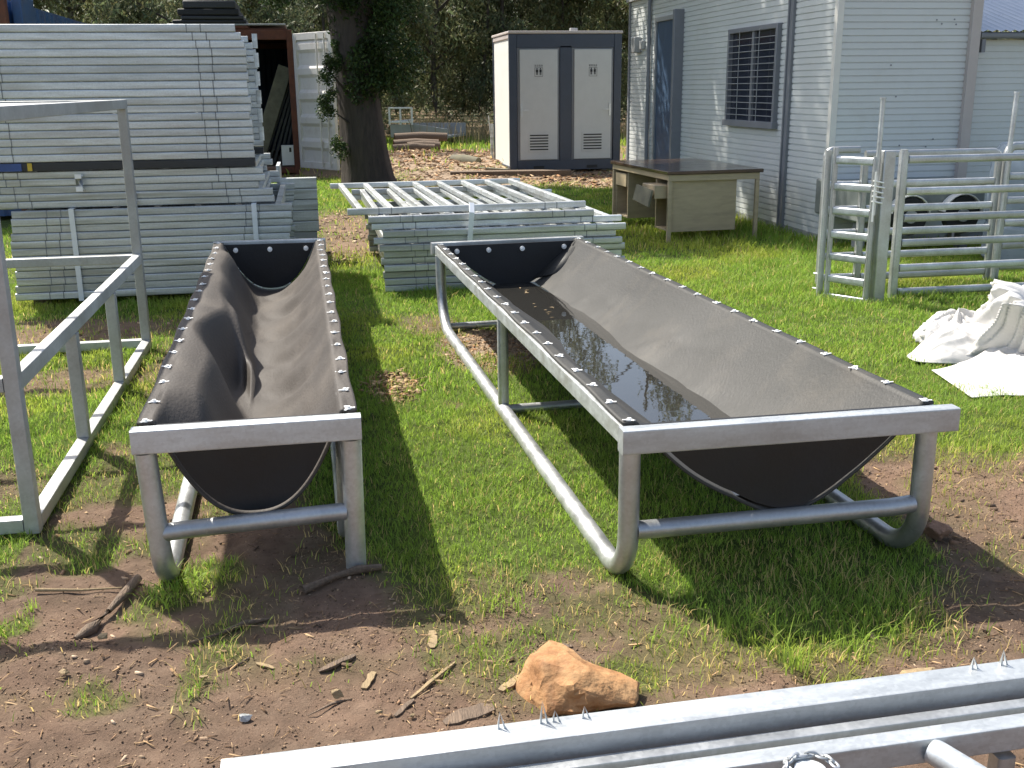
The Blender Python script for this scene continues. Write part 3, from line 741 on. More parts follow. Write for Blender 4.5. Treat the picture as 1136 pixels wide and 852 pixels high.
# junk on its roof
for k, (xa, xb, z_, t_, m_) in enumerate(((-2.3, -.95, CH + .022, .05, 'rust'), (-2.35, -.3, CH + .075, .03, 'grey_metal'), (-2.25, -.98, CH + .108, .06, 'dark'), (-2.1, -1.02, CH + .17, .07, 'black_steel'), (-2.15, -1.1, CH + .245, .11, 'dark'), (-2.05, -1.15, CH + .36, .13, 'black_steel'))):
    mb = MB(); mb.box((xa, 20.5, z_), (xb, 22.0, z_ + t_)); o = mb.build('steel_sheet' if k < 2 else 'folded_belting', M[m_], bevel=min(.02, t_ * .3))
    if k < 2: tag(o, ['rusty lower sheet lying on the container roof', 'wide pale sheet lying on the container roof under the black pile'][k], 'sheet')
    else: tag(o, ['lowest', 'second', 'third', 'topmost'][k - 2] + ' layer of black belting piled on the container roof', 'belting', 'black belting piled on the container')

# blue container at far left (its corner shows over the stack)
bc = thing('blue_container', 'blue shipping container with rusty corner post, showing above the panel stack at far left', 'shipping container', (-4.5, 14, 0))
mb = MB(); mb.box((.98, 0, 0), (1.10, .12, 2.6)); mb.box((.98, 5.88, 0), (1.10, 6, 2.6)); mb.box((-1.4, 0, 0), (-1.28, .12, 2.6)); mb.box((-1.28, .003, 2.45), (.98, .1, 2.597)); mb.build('frame', M['rust'], bc, bevel=.008)
mb = MB(); corr(mb, (1.07, .12), (1.07, 5.88), .05, 2.55, (1, 0)); corr(mb, (-1.28, .06), (.98, .06), .05, 2.45, (0, -1)); corr(mb, (-1.37, .12), (-1.37, 5.9), .05, 2.55, (-1, 0)); mb.box((-1.36, .1, 2.50), (1.05, 5.9, 2.58)); mb.build('wall', M['cont_blue'], bc, smooth_deg=0)
mb = MB(); mb.box((1.11, .25, .1), (1.22, .9, 2.62)); mb.build('door', M['cont_blue'], bc, bevel=.01)

# ------------------------------------------------------------------ stacks of livestock panels
def panel_frame(Wd, Dp, sw=0.048, sh=0.046, lug=True):
    """flat lying panel, x 0..Wd, y 0..Dp, centre height 0"""
    mb = MB(); sec = rrect(sw, sh, 0.008, 3)
    hw = sw / 2
    for yy in (hw, Dp - hw): mb.sweep([(0, yy, 0), (Wd, yy, 0)], sec)
    for xx in (0.1, Wd - 0.1): mb.sweep([(xx, hw * 2, 0), (xx, Dp - 2 * hw, 0)], sec)
    if lug:
        for xx in (0.235, 0.33, Wd - 0.33, Wd - 0.235):
            mb.sweep([(xx - .003, hw, 0), (xx + .003, hw, 0)], rrect(sw + .004, sh + .0015, .005, 2), mi=1)
    return mb
def panel_rungs(Wd, Dp, n=5, sw=0.048):
    out = []
    for k in range(n):
        mb = MB(); xx = 0.1 + (Wd - 0.2) * (k + 1) / (n + 1)
        mb.sweep([(xx, sw, 0), (xx, Dp - sw, 0)], rrect(0.050, 0.040, 0.008, 2)); out.append(mb)
    return out
def full_panel_mesh(name, Wd, Dp, mats, sh=0.05):
    mb = panel_frame(Wd, Dp, sh=sh)
    for r_ in panel_rungs(Wd, Dp): mb.add(r_.v, r_.f, 0)
    return mb.build(name, mats)
ORD = ['topmost', 'second', 'third', 'fourth', 'fifth', 'sixth', 'seventh', 'eighth', 'ninth', 'tenth', 'eleventh', 'twelfth', 'thirteenth', 'fourteenth', 'fifteenth', 'sixteenth', 'seventeenth', 'eighteenth']
def place_stack(src, n, xr, y, ztop, pitch, where, group, Wd, jx=0.006, fn=None):
    for k in range(n):
        o = src if k == 0 else src.copy()
        if k: COL.objects.link(o)
        dx = fn(k) if fn else 0
        jj = random.uniform(-jx, jx)
        o.location = (xr - Wd + dx + jj, y + random.uniform(-.006, .006), ztop - pitch * (k + .5))
        o.rotation_euler = (0, 0, random.uniform(-.002, .002))
        lab = ('topmost' if k == 0 else ORD[k] + ' from the top') + ' ' + where if k < n - 1 else 'lowest ' + where
        if k == 0: lab = 'topmost ' + where
        tag(o, lab, 'panel', group)
p1 = full_panel_mesh('cattle_hurdle', 1.98, 1.8, [M['galv_x'], M['weld']], sh=.0530)
place_stack(p1, 17, -0.405, 8.12, 1.955, 0.0545, 'clean pale panel of the tall upper bundle at left', 'pale panels in the upper bundle', 1.98, jx=.012, fn=lambda k: -.062 if k == 0 else (-.02 if k == 1 else 0))
mb = MB(); mb.sweep([(-2.5, 8.16, 0.998), (-.40, 8.16, 0.998)], rrect(.09, .056, .004, 2)); o = mb.build('black_beam', M['black_steel']); tag(o, 'black steel beam between the upper and middle panel bundles', 'beam')
mb = MB(); mb.sweep([(-2.5, 9.75, 0.998), (-.40, 9.75, 0.998)], rrect(.09, .056, .004, 2)); o = mb.build('black_beam', M['black_steel']); tag(o, 'second black beam hidden at the back of the panel bundle', 'beam')
mb = MB(); mb.box((-2.16, 8.105, .972), (-2.0, 8.113, 1.024), 0); mb.box((-1.96, 8.105, .972), (-1.93, 8.113, 1.026), 1); o = mb.build('tie_down_ratchet', [M['tag_blue'], M['yellow']]); tag(o, 'blue and orange strap end on the left end of the black beam', 'strap')
p2 = full_panel_mesh('sheep_hurdle', 2.02, 1.8, [M['galv_dirty'], M['weld']], sh=.0505)
place_stack(p2, 5, -0.335, 8.14, 0.965, 0.052, 'weathered panel of the middle bundle below the black beam', 'weathered panels in the middle bundle', 2.02, jx=.02, fn=lambda k: (0, .01, -.06, .03, .05)[k])
p3 = full_panel_mesh('fence_hurdle', 1.95, 1.85, [M['galv_dirty'], M['weld']], sh=.0520)
place_stack(p3, 12, -0.165, 8.10, 0.695, 0.0535, 'weathered panel of the strapped bottom bundle at left', 'weathered panels in the bottom bundle', 1.95, jx=.012, fn=lambda k: -.03 * (k / 11))
for i, (xx, za, zb, ll) in enumerate(((-1.70, .33, .70, 'left of centre'), (-.43, .45, .70, 'at the right end'))):
    mb = MB(); mb.box((xx - .018, 8.075, .04), (xx + .018, 8.079, .702)); mb.box((xx - .018, 8.079, .7), (xx + .018, 9.97, .703)); o = mb.build('metal_strap', M['white_strap'], smooth_deg=0)
    tag(o, 'flat pale strap round the bottom panel bundle, ' + ll, 'strap')
mb = MB(); mb.sweep([(-1.62, 8.11, .935), (-1.62, 8.07, .93), (-1.62, 8.07, .84), (-1.62, 8.11, .83)], rrect(.05, .006, .002, 2)); mb.box((-1.645, 8.06, .915), (-1.6, 8.075, .945)); mb.box((-1.645, 8.06, .825), (-1.6, 8.075, .86))
o = mb.build('gate_latch', M['zinc']); tag(o, 'shiny latch on the front of the middle panel bundle', 'latch')
mb = MB(); mb.box((-1.30, 8.10, .76), (-1.25, 8.118, .80)); mb.box((-1.31, 8.095, .72), (-1.25, 8.118, .745)); o = mb.build('rusty_lug', M['rust'], bevel=.004); tag(o, 'small dark rusty lug on the middle panel bundle', 'lug')
mb = MB()
for xx in (-2.0, -.4): mb.box((xx - .05, 8.15, 0), (xx + .05, 9.9, .05))
o = mb.build('timber_bearer', M['wood']); tag(o, 'timber bearers under the bottom panel bundle at left', 'bearer')
# short grey bundle end behind
bb = thing('grey_bundle', 'short bundle of grey steel channels standing behind the right end of the left stack', 'bundle', (-.28, 9.98, 0))
for k in range(5):
    mb = MB(); mb.sweep([(0, 0, .30 + k * .085 * 1.15), (.32, 0, .30 + k * .085 * 1.15)], rrect(.09, .094, .008)); mb.build('channel', M['galv_dirty'], bb)
mb = MB(); mb.box((-.03, -.06, 0), (.0, .5, .85)); mb.build('end_plate', M['galv_bright'], bb)
mb = MB(); mb.box((0.003, -.04, 0), (.3, .5, .25)); mb.build('base_block', M['grey_metal'], bb)
# row ends seen down the right flank of the tall bundle
for k in range(6):
    mb = MB(); mb.sweep([(0, 0, 0), (0, 0, .11)], rrect(.04, .05, .01)); o = mb.build('panel_lug', M['galv_x']); o.location = (-.385, 9.2 + .02 * (k % 2), 1.83 - k * .145)
    tag(o, ORD[k] + (' from the top' if k else '') + ' small lug on the right flank of the tall bundle', 'lug', 'lugs on the right flank of the tall bundle')

# middle stack
rows = [ # x0, width, z centre, dy, rz
    (.25, 1.86, .612, .32, .035), (.40, 1.74, .560, .02, .015), (.42, 1.95, .507, .03, .02), (.50, 1.80, .455, -.02, .0), (.43, 1.93, .402, .0, .01),
    (.47, 1.89, .350, -.03, .0), (.50, 1.86, .298, .0, .0), (.48, 1.90, .246, .02, .0), (.50, 1.85, .194, -.01, .0), (.49, 1.88, .142, .01, .0), (.50, 1.86, .09, 0, 0), (.50, 1.86, .038, .0, 0)]
stk0 = None
labs = ['topmost panel of the middle stack, its bars showing like a ladder', 'second panel from the top of the middle stack, shorter and set back']
for k, (xa, wd, zc, dy, rz) in enumerate(rows):
    lab = labs[k] if k < 2 else ('lowest' if k == 11 else ORD[k]) + (' panel' if k == 11 else ' panel from the top') + ' of the middle stack behind the troughs'
    t_ = thing('stock_hurdle', lab, 'panel', (xa, 8.02 + (dy if k else .12), zc), rz, 'panels of the middle stack')
    if k < 3:
        panel_frame(wd, 2.35, sh=.05).build('frame', [M['galv'] if k % 2 else M['galv_x'], M['weld']], t_)
        for mb in panel_rungs(wd, 2.35, 6 if k == 0 else 5): mb.build('bar', M['galv_x'], t_)
    else:
        if stk0 is None:
            stk0 = panel_frame(1.88, 2.2, sh=.05).build('frame', [M['galv_dirty'], M['weld']], t_)
            stk1 = MB()
            for r_ in panel_rungs(1.88, 2.2): stk1.add(r_.v, r_.f)
            stk1 = stk1.build('bars', M['galv_dirty'], t_)
        else:
            for s_ in (stk0, stk1):
                c = s_.copy(); COL.objects.link(c); c.parent = t_
mb = MB(); mb.sweep([(1.18, 8.06, .665), (1.17, 7.985, .60), (1.14, 7.975, .3), (1.12, 7.98, .06), (1.12, 8.05, .01)], rrect(.04, .003, .001, 1), up=(0, 1, 0)); o = mb.build('metal_strap', M['white_strap']); tag(o, 'flat pale strap hanging down the front of the middle stack', 'strap')

# ------------------------------------------------------------------ big tree
def frames_tube(mb, pts, radii, n=14, lump=0.0, seed=0):
    rr_ = random.Random(seed)
    ph = [rr_.uniform(0, 6.28) for _ in range(4)]
    P = [Vector(p) for p in pts]; vs_ = []
    for i, p in enumerate(P):
        t = (P[min(i + 1, len(P) - 1)] - P[max(i - 1, 0)]).normalized()
        a_ = t.cross(Vector((0, 1, 0)) if abs(t.y) < .9 else Vector((1, 0, 0))).normalized(); b_ = t.cross(a_)
        for k in range(n):
            an = 2 * math.pi * k / n
            r_ = radii[i] * (1 + lump * (math.sin(3 * an + ph[0] + i * .25) * .5 + math.sin(5 * an + ph[1] - i * .3) * .35 + math.sin(8 * an + ph[2]) * .3))
            vs_.append(p + a_ * r_ * math.cos(an) + b_ * r_ * math.sin(an))
    fs = [(i * n + k, i * n + (k + 1) % n, (i + 1) * n + (k + 1) % n, (i + 1) * n + k) for i in range(len(P) - 1) for k in range(n)]
    fs.append(tuple((len(P) - 1) * n + k for k in range(n)))
    mb.add(vs_, fs)
def leaf_cloud(centers, radii, counts, ls, droop=0.6, seed=0, squash=1.0, ratio=0.35, lo=0.5, hi=1.5):
    g_ = np.random.default_rng(seed); VV = []; CC = []
    for (cx, cy, cz), r_, n in zip(centers, radii, counts):
        if n <= 0: continue
        d = g_.normal(size=(n, 3)); d /= np.linalg.norm(d, axis=1)[:, None]
        rad = r_ * g_.random(n) ** 0.45
        c = np.array([cx, cy, cz]) + d * rad[:, None] * np.array([1, 1, squash])
        u = g_.normal(size=(n, 3)) * np.array([1, 1, .5]); u[:, 2] -= droop; u /= np.linalg.norm(u, axis=1)[:, None]
        v = np.cross(u, g_.normal(size=(n, 3))); v /= np.linalg.norm(v, axis=1)[:, None] + 1e-9
        l = ls * g_.uniform(.6, 1.3, n); wd = l * ratio
        q = np.zeros((n, 4, 3))
        q[:, 0] = c - u * (l / 2)[:, None]; q[:, 1] = c + v * (wd / 2)[:, None]; q[:, 2] = c + u * (l / 2)[:, None]; q[:, 3] = c - v * (wd / 2)[:, None]
        VV.append(q.reshape(-1, 3))
        tone = g_.uniform(.8, 1.2) * g_.uniform(lo, hi, n); wrm = g_.uniform(.85, 1.25, n)
        col = np.stack([tone * wrm, tone, tone * .9, np.ones(n)], 1)
        CC.append(np.repeat(col, 4, 0))
    Vv = np.concatenate(VV); n = len(Vv) // 4
    return Vv, np.arange(n * 4).reshape(n, 4), np.concatenate(CC)

tr = thing('shade_tree', 'big dark tree with thick trunk and hanging foliage between the container door and the forest', 'tree', (.93, 17.6, 0))
mb = MB()
frames_tube(mb, [(0, 0, -.05), (-.02, 0, .12), (-.05, 0, .5), (-.10, 0, 1.2), (-.15, 0, 2.0), (-.2, 0, 2.7), (-.3, .05, 3.6), (-.3, .1, 4.6), (.1, 0, 6.2), (.5, -.3, 8.5), (.8, -.6, 10.6)], [.48, .42, .37, .33, .31, .33, .26, .22, .18, .12, .05], 28, .10, 3)
o = mb.build('trunk', M['bark'], tr, smooth_deg=60); mb = MB()
frames_tube(mb, [(-.2, 0, 2.2), (.05, -.1, 2.9), (.5, -.3, 3.7), (1.3, -.6, 4.8), (2.2, -.8, 6.0), (2.8, -1.0, 8.0)], [.22, .2, .17, .14, .1, .04], 14, .08, 4)
mb.build('limb', M['bark'], tr, smooth_deg=60); mb = MB()
frames_tube(mb, [(-.22, 0, 2.4), (-.55, .1, 3.2), (-1.2, .3, 4.1), (-2.2, .4, 5.0)], [.2, .17, .12, .05], 14, .08, 5)
mb.build('limb', M['bark'], tr, smooth_deg=60); mb = MB()
frames_tube(mb, [(-.25, .1, 3.4), (-.1, .9, 4.3), (.2, 1.8, 5.4)], [.15, .1, .04], 10, .08, 6)
mb.build('limb', M['bark'], tr, smooth_deg=60); mb = MB()
frames_tube(mb, [(-.25, 0, 3.6), (-.5, -.9, 4.6), (-.6, -1.7, 5.6)], [.15, .1, .04], 10, .08, 7)
mb.build('limb', M['bark'], tr, smooth_deg=60)
for (a, b) in (((-.35, -.3, 1.5), (-.62, -.35, 1.85)), ((-.3, -.25, 1.0), (-.5, -.3, 1.15)), ((.1, -.2, 1.7), (.45, -.3, 2.0))):
    mb = MB(); frames_tube(mb, [(-.12, 0, a[2] - .25), a, b], [.04, .02, .008], 6); mb.build('twig', M['bark'], tr, smooth_deg=60)
g_ = np.random.default_rng(5)
cs = []; rs = []; ns = []
# lacy foliage hugging the trunk on the left side, low
for k in range(26):
    z_ = g_.uniform(.55, 2.2); cs.append((-.36 - .22 * math.sin((z_ - .5) * 1.8) - g_.uniform(-.08, .12), -.25 + g_.uniform(-.15, .15), z_)); rs.append(g_.uniform(.07, .15)); ns.append(170)
lowV, lowF, lowC = leaf_cloud(cs, rs, ns, .042, .3, 51, 1.0, .55)
np_mesh('trunk_foliage', lowV, lowF, M['leaf_big'], tr, lowC)
cs = []; rs = []; ns = []
for k in range(30):   # dark clumps from the top of the frame down the trunk
    z_ = g_.uniform(1.55, 3.4); sp = .12 + .42 * (z_ - 1.3) / 2
    cs.append((g_.uniform(-sp * 1.1, sp * 1.1) + .02, g_.uniform(-.5, .1), z_)); rs.append(g_.uniform(.15, .32)); ns.append(330)
for k in range(26):   # right hanging sprays
    z_ = g_.uniform(1.15, 3.2); cs.append((g_.uniform(.2, .95) * (.6 + .2 * z_ / 1.5), g_.uniform(-.6, .8), z_ + .35)); rs.append(g_.uniform(.18, .34)); ns.append(260)
for k in range(20):
    z_ = g_.uniform(2.95, 3.6); cs.append((g_.uniform(-1.6, -.3), g_.uniform(-.6, .8), z_)); rs.append(g_.uniform(.2, .36)); ns.append(260)
V1, F1, C1 = leaf_cloud(cs, rs, ns, .075, .8, 52, 1.2, .4)
np_mesh('low_crown', V1, F1, M['leaf_big'], tr, C1)
cs = []; rs = []; ns = []
for k in range(150):
    a = g_.uniform(0, 6.28); z_ = g_.uniform(4.0, 11.6); r_ = 3.5 * math.sqrt(g_.random()) * math.sqrt(max(.08, 1 - ((z_ - 7.6) / 4.4) ** 2))
    cs.append((.7 + math.cos(a) * r_, -1.0 + math.sin(a) * r_, z_)); rs.append(g_.uniform(.4, .8)); ns.append(400)
V1, F1, C1 = leaf_cloud(cs, rs, ns, .15, .7, 53, .8, .45)
np_mesh('crown', V1, F1, M['leaf_big'], tr, C1)

# ------------------------------------------------------------------ forest
def gum_template(i):
    g_ = np.random.default_rng(100 + i)
    H_ = g_.uniform(6.4, 9.2); lean = g_.uniform(-.9, .9)
    mb = MB(); r0 = g_.uniform(.07, .15)
    pts = [(lean * (z_ / H_) ** 1.5 + .12 * math.sin(z_ * .9 + i), .1 * math.sin(z_ * .7 + i * 2), z_) for z_ in np.linspace(-.1, H_ * .9, 9)]
    frames_tube(mb, pts, list(np.linspace(r0, .03, 9)), 8, .06, i)
    cs = []; rs = []; ns = []
    for k in range(9):
        z_ = H_ * g_.uniform(.22, .9); a = g_.uniform(0, 6.28); l = g_.uniform(.7, 1.9)
        x_ = float(np.interp(z_, [q_[2] for q_ in pts], [q_[0] for q_ in pts])); y_ = float(np.interp(z_, [q_[2] for q_ in pts], [q_[1] for q_ in pts]))
        e = (x_ + math.cos(a) * l, math.sin(a) * l, z_ + l * .7)
        frames_tube(mb, [(x_, y_, z_), (x_ + math.cos(a) * l * .5, math.sin(a) * l * .5, z_ + l * .45), e], [.045, .03, .012], 5)
        for q in range(4):
            cs.append((e[0] + g_.uniform(-.6, .6), e[1] + g_.uniform(-.6, .6), e[2] + g_.uniform(-1.1, .5))); rs.append(g_.uniform(.35, .75)); ns.append(140)
    for k in range(20):     # low hanging sprays seen behind the yard
        z_ = g_.uniform(1.2, 6.0); a = g_.uniform(0, 6.28); l = g_.uniform(.2, 1.7)
        cs.append((math.cos(a) * l, math.sin(a) * l, z_)); rs.append(g_.uniform(.3, .75)); ns.append(220)
    return mb, leaf_cloud(cs, rs, ns, .20, 1.1, 200 + i, 1.3, .30, .55, 1.45)
tmpl = []
NT = 7
spots = []
g_ = np.random.default_rng(77)
tries = 0
while len(spots) < 120 and tries < 6000:
    tries += 1
    y = 30 + 48 * g_.random() ** 1.2; x = g_.uniform(-.42 * y - 2, .50 * y + 4)
    if y < 34 and 2.2 < x < 9.5: continue
    if x < 1.5 and y < 33: continue
    if all((x - a) ** 2 + (y - b) ** 2 > (1.35 + y * .02) ** 2 for a, b in spots): spots.append((x, y))
spots = [(4.0, 34.5), (5.1, 36.5), (6.4, 35.2), (3.0, 37.5), (7.6, 38), (2.2, 33.5), (8.8, 35), (-2.5, 29), (-5.5, 28.5), (-8, 30)] + spots
spots.sort(key=lambda q: q[1])
def tree_label(i, x, y):
    return 'slender grey-green gum tree in the dense bush behind the yard'
for i, (x, y) in enumerate(spots):
    k = i % NT
    if i < NT:
        mb, (V1, F1, C1) = gum_template(i)
        t_ = thing('gum_tree', tree_label(i, x, y), 'tree', (x, y, 0), 0, 'gum trees of the bush')
        a_ = mb.build('trunk', M['bark_far'], t_, smooth_deg=60); b_ = np_mesh('crown', V1, F1, M['leaf_gum'] if i % 2 else M['leaf_gum2'], t_, C1)
        tmpl.append((a_, b_))
    else:
        t_ = thing('gum_tree', tree_label(i, x, y), 'tree', (x, y, 0), 0, 'gum trees of the bush')
        for s_ in tmpl[k]:
            c = s_.copy(); COL.objects.link(c); c.parent = t_
    t_.rotation_euler = (0, 0, g_.uniform(0, 6.28)); s_ = g_.uniform(.8, 1.08); t_.scale = (s_, s_, s_ * g_.uniform(.9, 1.1))
# undergrowth
cs = []; rs = []; ns = []
for k in range(620):
    y = 33 + 34 * g_.random(); x = g_.uniform(-.42 * y - 2, .5 * y + 3)
    if y < 38 and 3 < x < 8: continue
    z_ = abs(g_.normal()) * .7; cs.append((x, y, z_ + .2)); rs.append(g_.uniform(.4, 1.0)); ns.append(110)
V1, F1, C1 = leaf_cloud(cs, rs, ns, .24, .2, 300, .8, .2, .5, 1.5)
o = np_mesh('undergrowth', V1, F1, M['leaf_gum'], None, C1); tag(o, 'olive scrub filling the ground between the gum trees', 'undergrowth', kind='stuff')
cs = []; rs = []; ns = []
for k in range(900):
    y = 80 + 40 * g_.random(); x = g_.uniform(-.6 * y, .75 * y); z_ = g_.uniform(0, 1) ** .8 * 7.4
    cs.append((x, y, z_)); rs.append(g_.uniform(1.2, 2.4)); ns.append(90)
V1, F1, C1 = leaf_cloud(cs, rs, ns, .75, .4, 301, .9, .5, .5, 1.5)
o = np_mesh('far_forest', V1, F1, M['leaf_gum'], None, C1); tag(o, 'far-off mass of trees closing the view', 'forest', kind='stuff')
# dry stalks at the forest edge
P, T, Cq = blades(2600, 2.5, 14, 29.5, 36, .35, .95, .022, lambda x, y: np.ones_like(x) * .7, lambda x, y, n: np.ones((n, 3)) * rng.uniform(.5, 1.2, (n, 1)), .35)
o = np_mesh('dry_grass', P, T, M['straw'], colors=Cq); tag(o, 'tall dry grass stalks along the forest edge', 'dry grass', kind='stuff')

# ------------------------------------------------------------------ ute tray / trailer, post, logs at mid distance
t_ = thing('box_trailer', 'low white box trailer with ladder headboard parked right of the big tree trunk', 'trailer', (3.05, 30, 0), R(-28))
mb = MB(); mb.box((-.9, -.02, .62), (-.86, 1.5, .66)); 
for a, b in (((-.95, 0, .55), (-.95, 0, 1.02)), ((-.28, 0, .55), (-.28, 0, 1.02)), ((-.62, 0, .55), (-.62, 0, 1.0)), ((-.95, 0, 1.0), (-.28, 0, 1.0)), ((-.95, 0, .62), (-.28, 0, .62))): mb.sweep([a, b], rrect(.045, .045, .01))
mb.build('headboard', M['white'], t_)
mb = MB(); mb.box((-.95, .03, .22), (-.22, .07, .56)); mb.add([(-.22, .0, .22), (.75, .0, .16), (.75, .0, .44), (-.22, .0, .58), (-.22, .05, .22), (.75, .05, .16), (.75, .05, .44), (-.22, .05, .58)], [(0, 1, 2, 3), (7, 6, 5, 4), (3, 2, 6, 7), (0, 4, 5, 1), (1, 5, 6, 2), (0, 3, 7, 4)])
mb.box((-.95, .08, .2), (.75, 1.5, .26)); mb.box((-.95, 1.46, .27), (.75, 1.5, .56)); mb.build('tray', M['grey_metal'], t_, bevel=.006)
mb = MB(); mb.sweep([(-.3, .2, .17), (-.3, .34, .17)], circ(.17, 18)); mb.build('wheel', M['tyre'], t_)
mb = MB(); mb.sweep([(0, 0, 0), (0, 0, .82)], rrect(.06, .05, .008)); mb.sweep([(-.03, 0, .62), (-.06, 0, .98)], circ(.012, 6)); o = mb.build('fence_post', M['galv_dirty']); o.location = (3.55, 21.3, 0); tag(o, 'short weathered post standing left of the toilet cabin', 'post')
mb = MB(); frames_tube(mb, [(0, 0, .12), (.2, -.25, .12), (.42, -.5, .10)], [.14, .15, .12], 12, .08, 2); o = mb.build('cut_log', M['sleeper'], smooth_deg=60); o.location = (2.75, 21.1, 0); tag(o, 'grey cut log on the wood chips left of the toilet cabin', 'log')
for k, (x_, y_, z_, l, r_) in enumerate(((2.0, 26.5, .15, 1.1, .12), (2.05, 26.8, .3, 1.3, .11), (2.3, 26.2, .1, .8, .13), (1.9, 25.6, .1, 1.0, .1))):
    mb = MB(); frames_tube(mb, [(0, 0, 0), (l * .5, .05, .02), (l, 0, 0)], [r_, r_ * 1.05, r_ * .9], 10, .08, 10 + k); o = mb.build('timber_log', M['wood'], smooth_deg=60); o.location = (x_, y_, z_ + .05); tag(o, ['long lower log of the heap right behind the big tree trunk', 'upper log lying across the heap right of the big tree trunk', 'short thick log of the heap behind the big tree', 'thin nearest log of the heap behind the big tree'][k], 'log', 'logs heaped behind the big tree')
plank('timber_sleeper', (2.4, 18.9, .05), (4.5, 18.6, .05), .3, .1, M['wood'], 'long flat timber on the ground before the toilet cabin', 'timber')
plank('timber_edge', (2.3, 20.6, .06), (3.5, 19.2, .06), .1, .08, M['sleeper'], 'narrow timber edge left of the toilet cabin', 'timber')

# ------------------------------------------------------------------ desk
dk = thing('office_desk', 'old beige office desk with glossy dark top standing on grass against the office wall', 'desk', (3.43, 10.1, 0), R(3))
mb = MB(); mb.box((-.02, -.02, .665), (1.00, 1.72, .70)); mb.build('desk_top', M['desk_top'], dk, bevel=.006)
mb = MB(); mb.box((0, 0, .60), (.97, .03, .663)); mb.box((0, 1.67, .60), (.97, 1.70, .663)); mb.box((0, .03, .61), (.03, 1.67, .663)); mb.box((.94, .03, .61), (.97, 1.67, .663)); mb.build('apron', M['desk_wood'], dk, bevel=.003)
for sy, nm in ((0, 'near'), (1, 'far')):
    y0 = .035 if sy == 0 else 1.27; y1 = y0 + .40
    mb = MB(); mb.box((.035, y0, .10), (.74, y0 + .02, .60)); mb.box((.035, y1 - .02, .10), (.74, y1, .60)); mb.box((.72, y0 + .02, .10), (.74, y1 - .02, .60)); mb.box((.04, y0 + .02, .10), (.72, y1 - .02, .12))
    pd = mb.build('pedestal', M['desk_wood'], dk, bevel=.003)
    mb = MB()
    if sy: mb.box((.02, y0 + .025, .44), (.6, y1 - .025, .58)); mb.build('drawer', M['desk_wood'], pd, bevel=.004)
    else:
        mb.box((-.12, y0 + .03, .43), (.45, y1 - .03, .56)); d2 = mb.build('drawer', M['desk_wood'], pd, bevel=.004)
        mb = MB(); mb.add([(-.2, y0 - .0, .36), (-.16, y0, .52), (-.18, y1 - .02, .55), (-.22, y1 - .02, .40), (-.18, y0, .355), (-.14, y0, .515), (-.16, y1 - .02, .545), (-.2, y1 - .02, .395)], [(0, 1, 2, 3), (7, 6, 5, 4), (0, 4, 5, 1), (1, 5, 6, 2), (2, 6, 7, 3), (3, 7, 4, 0)]); mb.build('loose_drawer_front', M['sleeper'], pd)
mb = MB(); mb.box((.76, .5, .2), (.78, 1.6, .6)); mb.build('modesty_panel', M['desk_wood'], dk)
for lx, ly in ((0, 0), (.93, .0), (0, 1.66), (.93, 1.66)):
    mb = MB(); mb.box((lx, ly, 0), (lx + .04, ly + .033 if ly < 1 else ly + .04, .598)); mb.build('leg', M['desk_wood'], dk, bevel=.003)

# ------------------------------------------------------------------ yard panels at right
zs = [.985, .762, .574, .396, .215, .04]
yp = thing('cattle_yard_hurdle', 'long galvanised yard panel in front at the right edge, before the shorter panel', 'panel', (4.10, 7.0, 0))
for z_ in zs:
    mb = MB(); mb.sweep([(.035, 0, z_ + .0), (2.35, 0, z_)], rrect(.04, .055, .016)); mb.build('rail', M['galv'], yp)
for xx in (0, 2.38):
    mb = MB(); mb.sweep([(xx, 0, 0), (xx, 0, 1.04)], rrect(.055, .055, .014)); mb.sweep([(xx, 0, 1.04), (xx, 0, 1.056)], rrect(.05, .05, .02)); mb.build('post', M['galv'], yp)
yq = thing('cattle_yard_hurdle', 'shorter galvanised yard panel with rounded corner behind the long one at right', 'panel', (4.08, 7.5, 0))
zq = [.995, .772, .588, .412, .235, .07]
pth = [Vector((0, 0, .995))] + arc((0, 0, .995), (1.11, 0, .995), (1.11, 0, .0), .06) + [Vector((1.11, 0, .0))]
mb = MB(); mb.sweep(pth, rrect(.05, .04, .014), up=(0, 1, 0)); mb.sweep([(0, 0, 0), (0, 0, .97)], rrect(.05, .05, .014)); mb.build('frame', M['galv'], yq)
for z_ in zq[1:]:
    mb = MB(); mb.sweep([(.03, 0, z_), (1.08, 0, z_)], rrect(.036, .055, .016)); mb.build('rail', M['galv'], yq)
yr = thing('cattle_yard_hurdle', 'yard panel whose rounded end shows at the right edge beside the tall pin', 'panel', (5.26, 7.5, 0))
pth = [Vector((0, 0, 0))] + arc((0, 0, 0), (0, 0, 1.03), (1.5, 0, 1.03), .06) + arc((0, 0, 1.03), (1.7, 0, 1.03), (1.7, 0, 0), .06) + [Vector((1.7, 0, 0))]
mb = MB(); mb.sweep(pth, rrect(.06, .045, .016), up=(0, 1, 0)); mb.build('frame', M['galv'], yr)
for z_ in zq[1:]:
    mb = MB(); mb.sweep([(.03, 0, z_ + .03), (1.67, 0, z_ + .03)], rrect(.036, .055, .016)); mb.build('rail', M['galv'], yr)
mb = MB(); mb.sweep([(0, 0, .0), (0, 0, 1.42)], circ(.018, 12)); mb.sweep([(0, 0, 1.42), (0, 0, 1.435)], circ(.023, 12)); o = mb.build('joining_pin', M['galv']); o.location = (5.21, 7.45, 0); o.rotation_euler = (0, R(1.5), 0); tag(o, 'tall joining pin standing up at the right edge between two yard panels', 'pin')
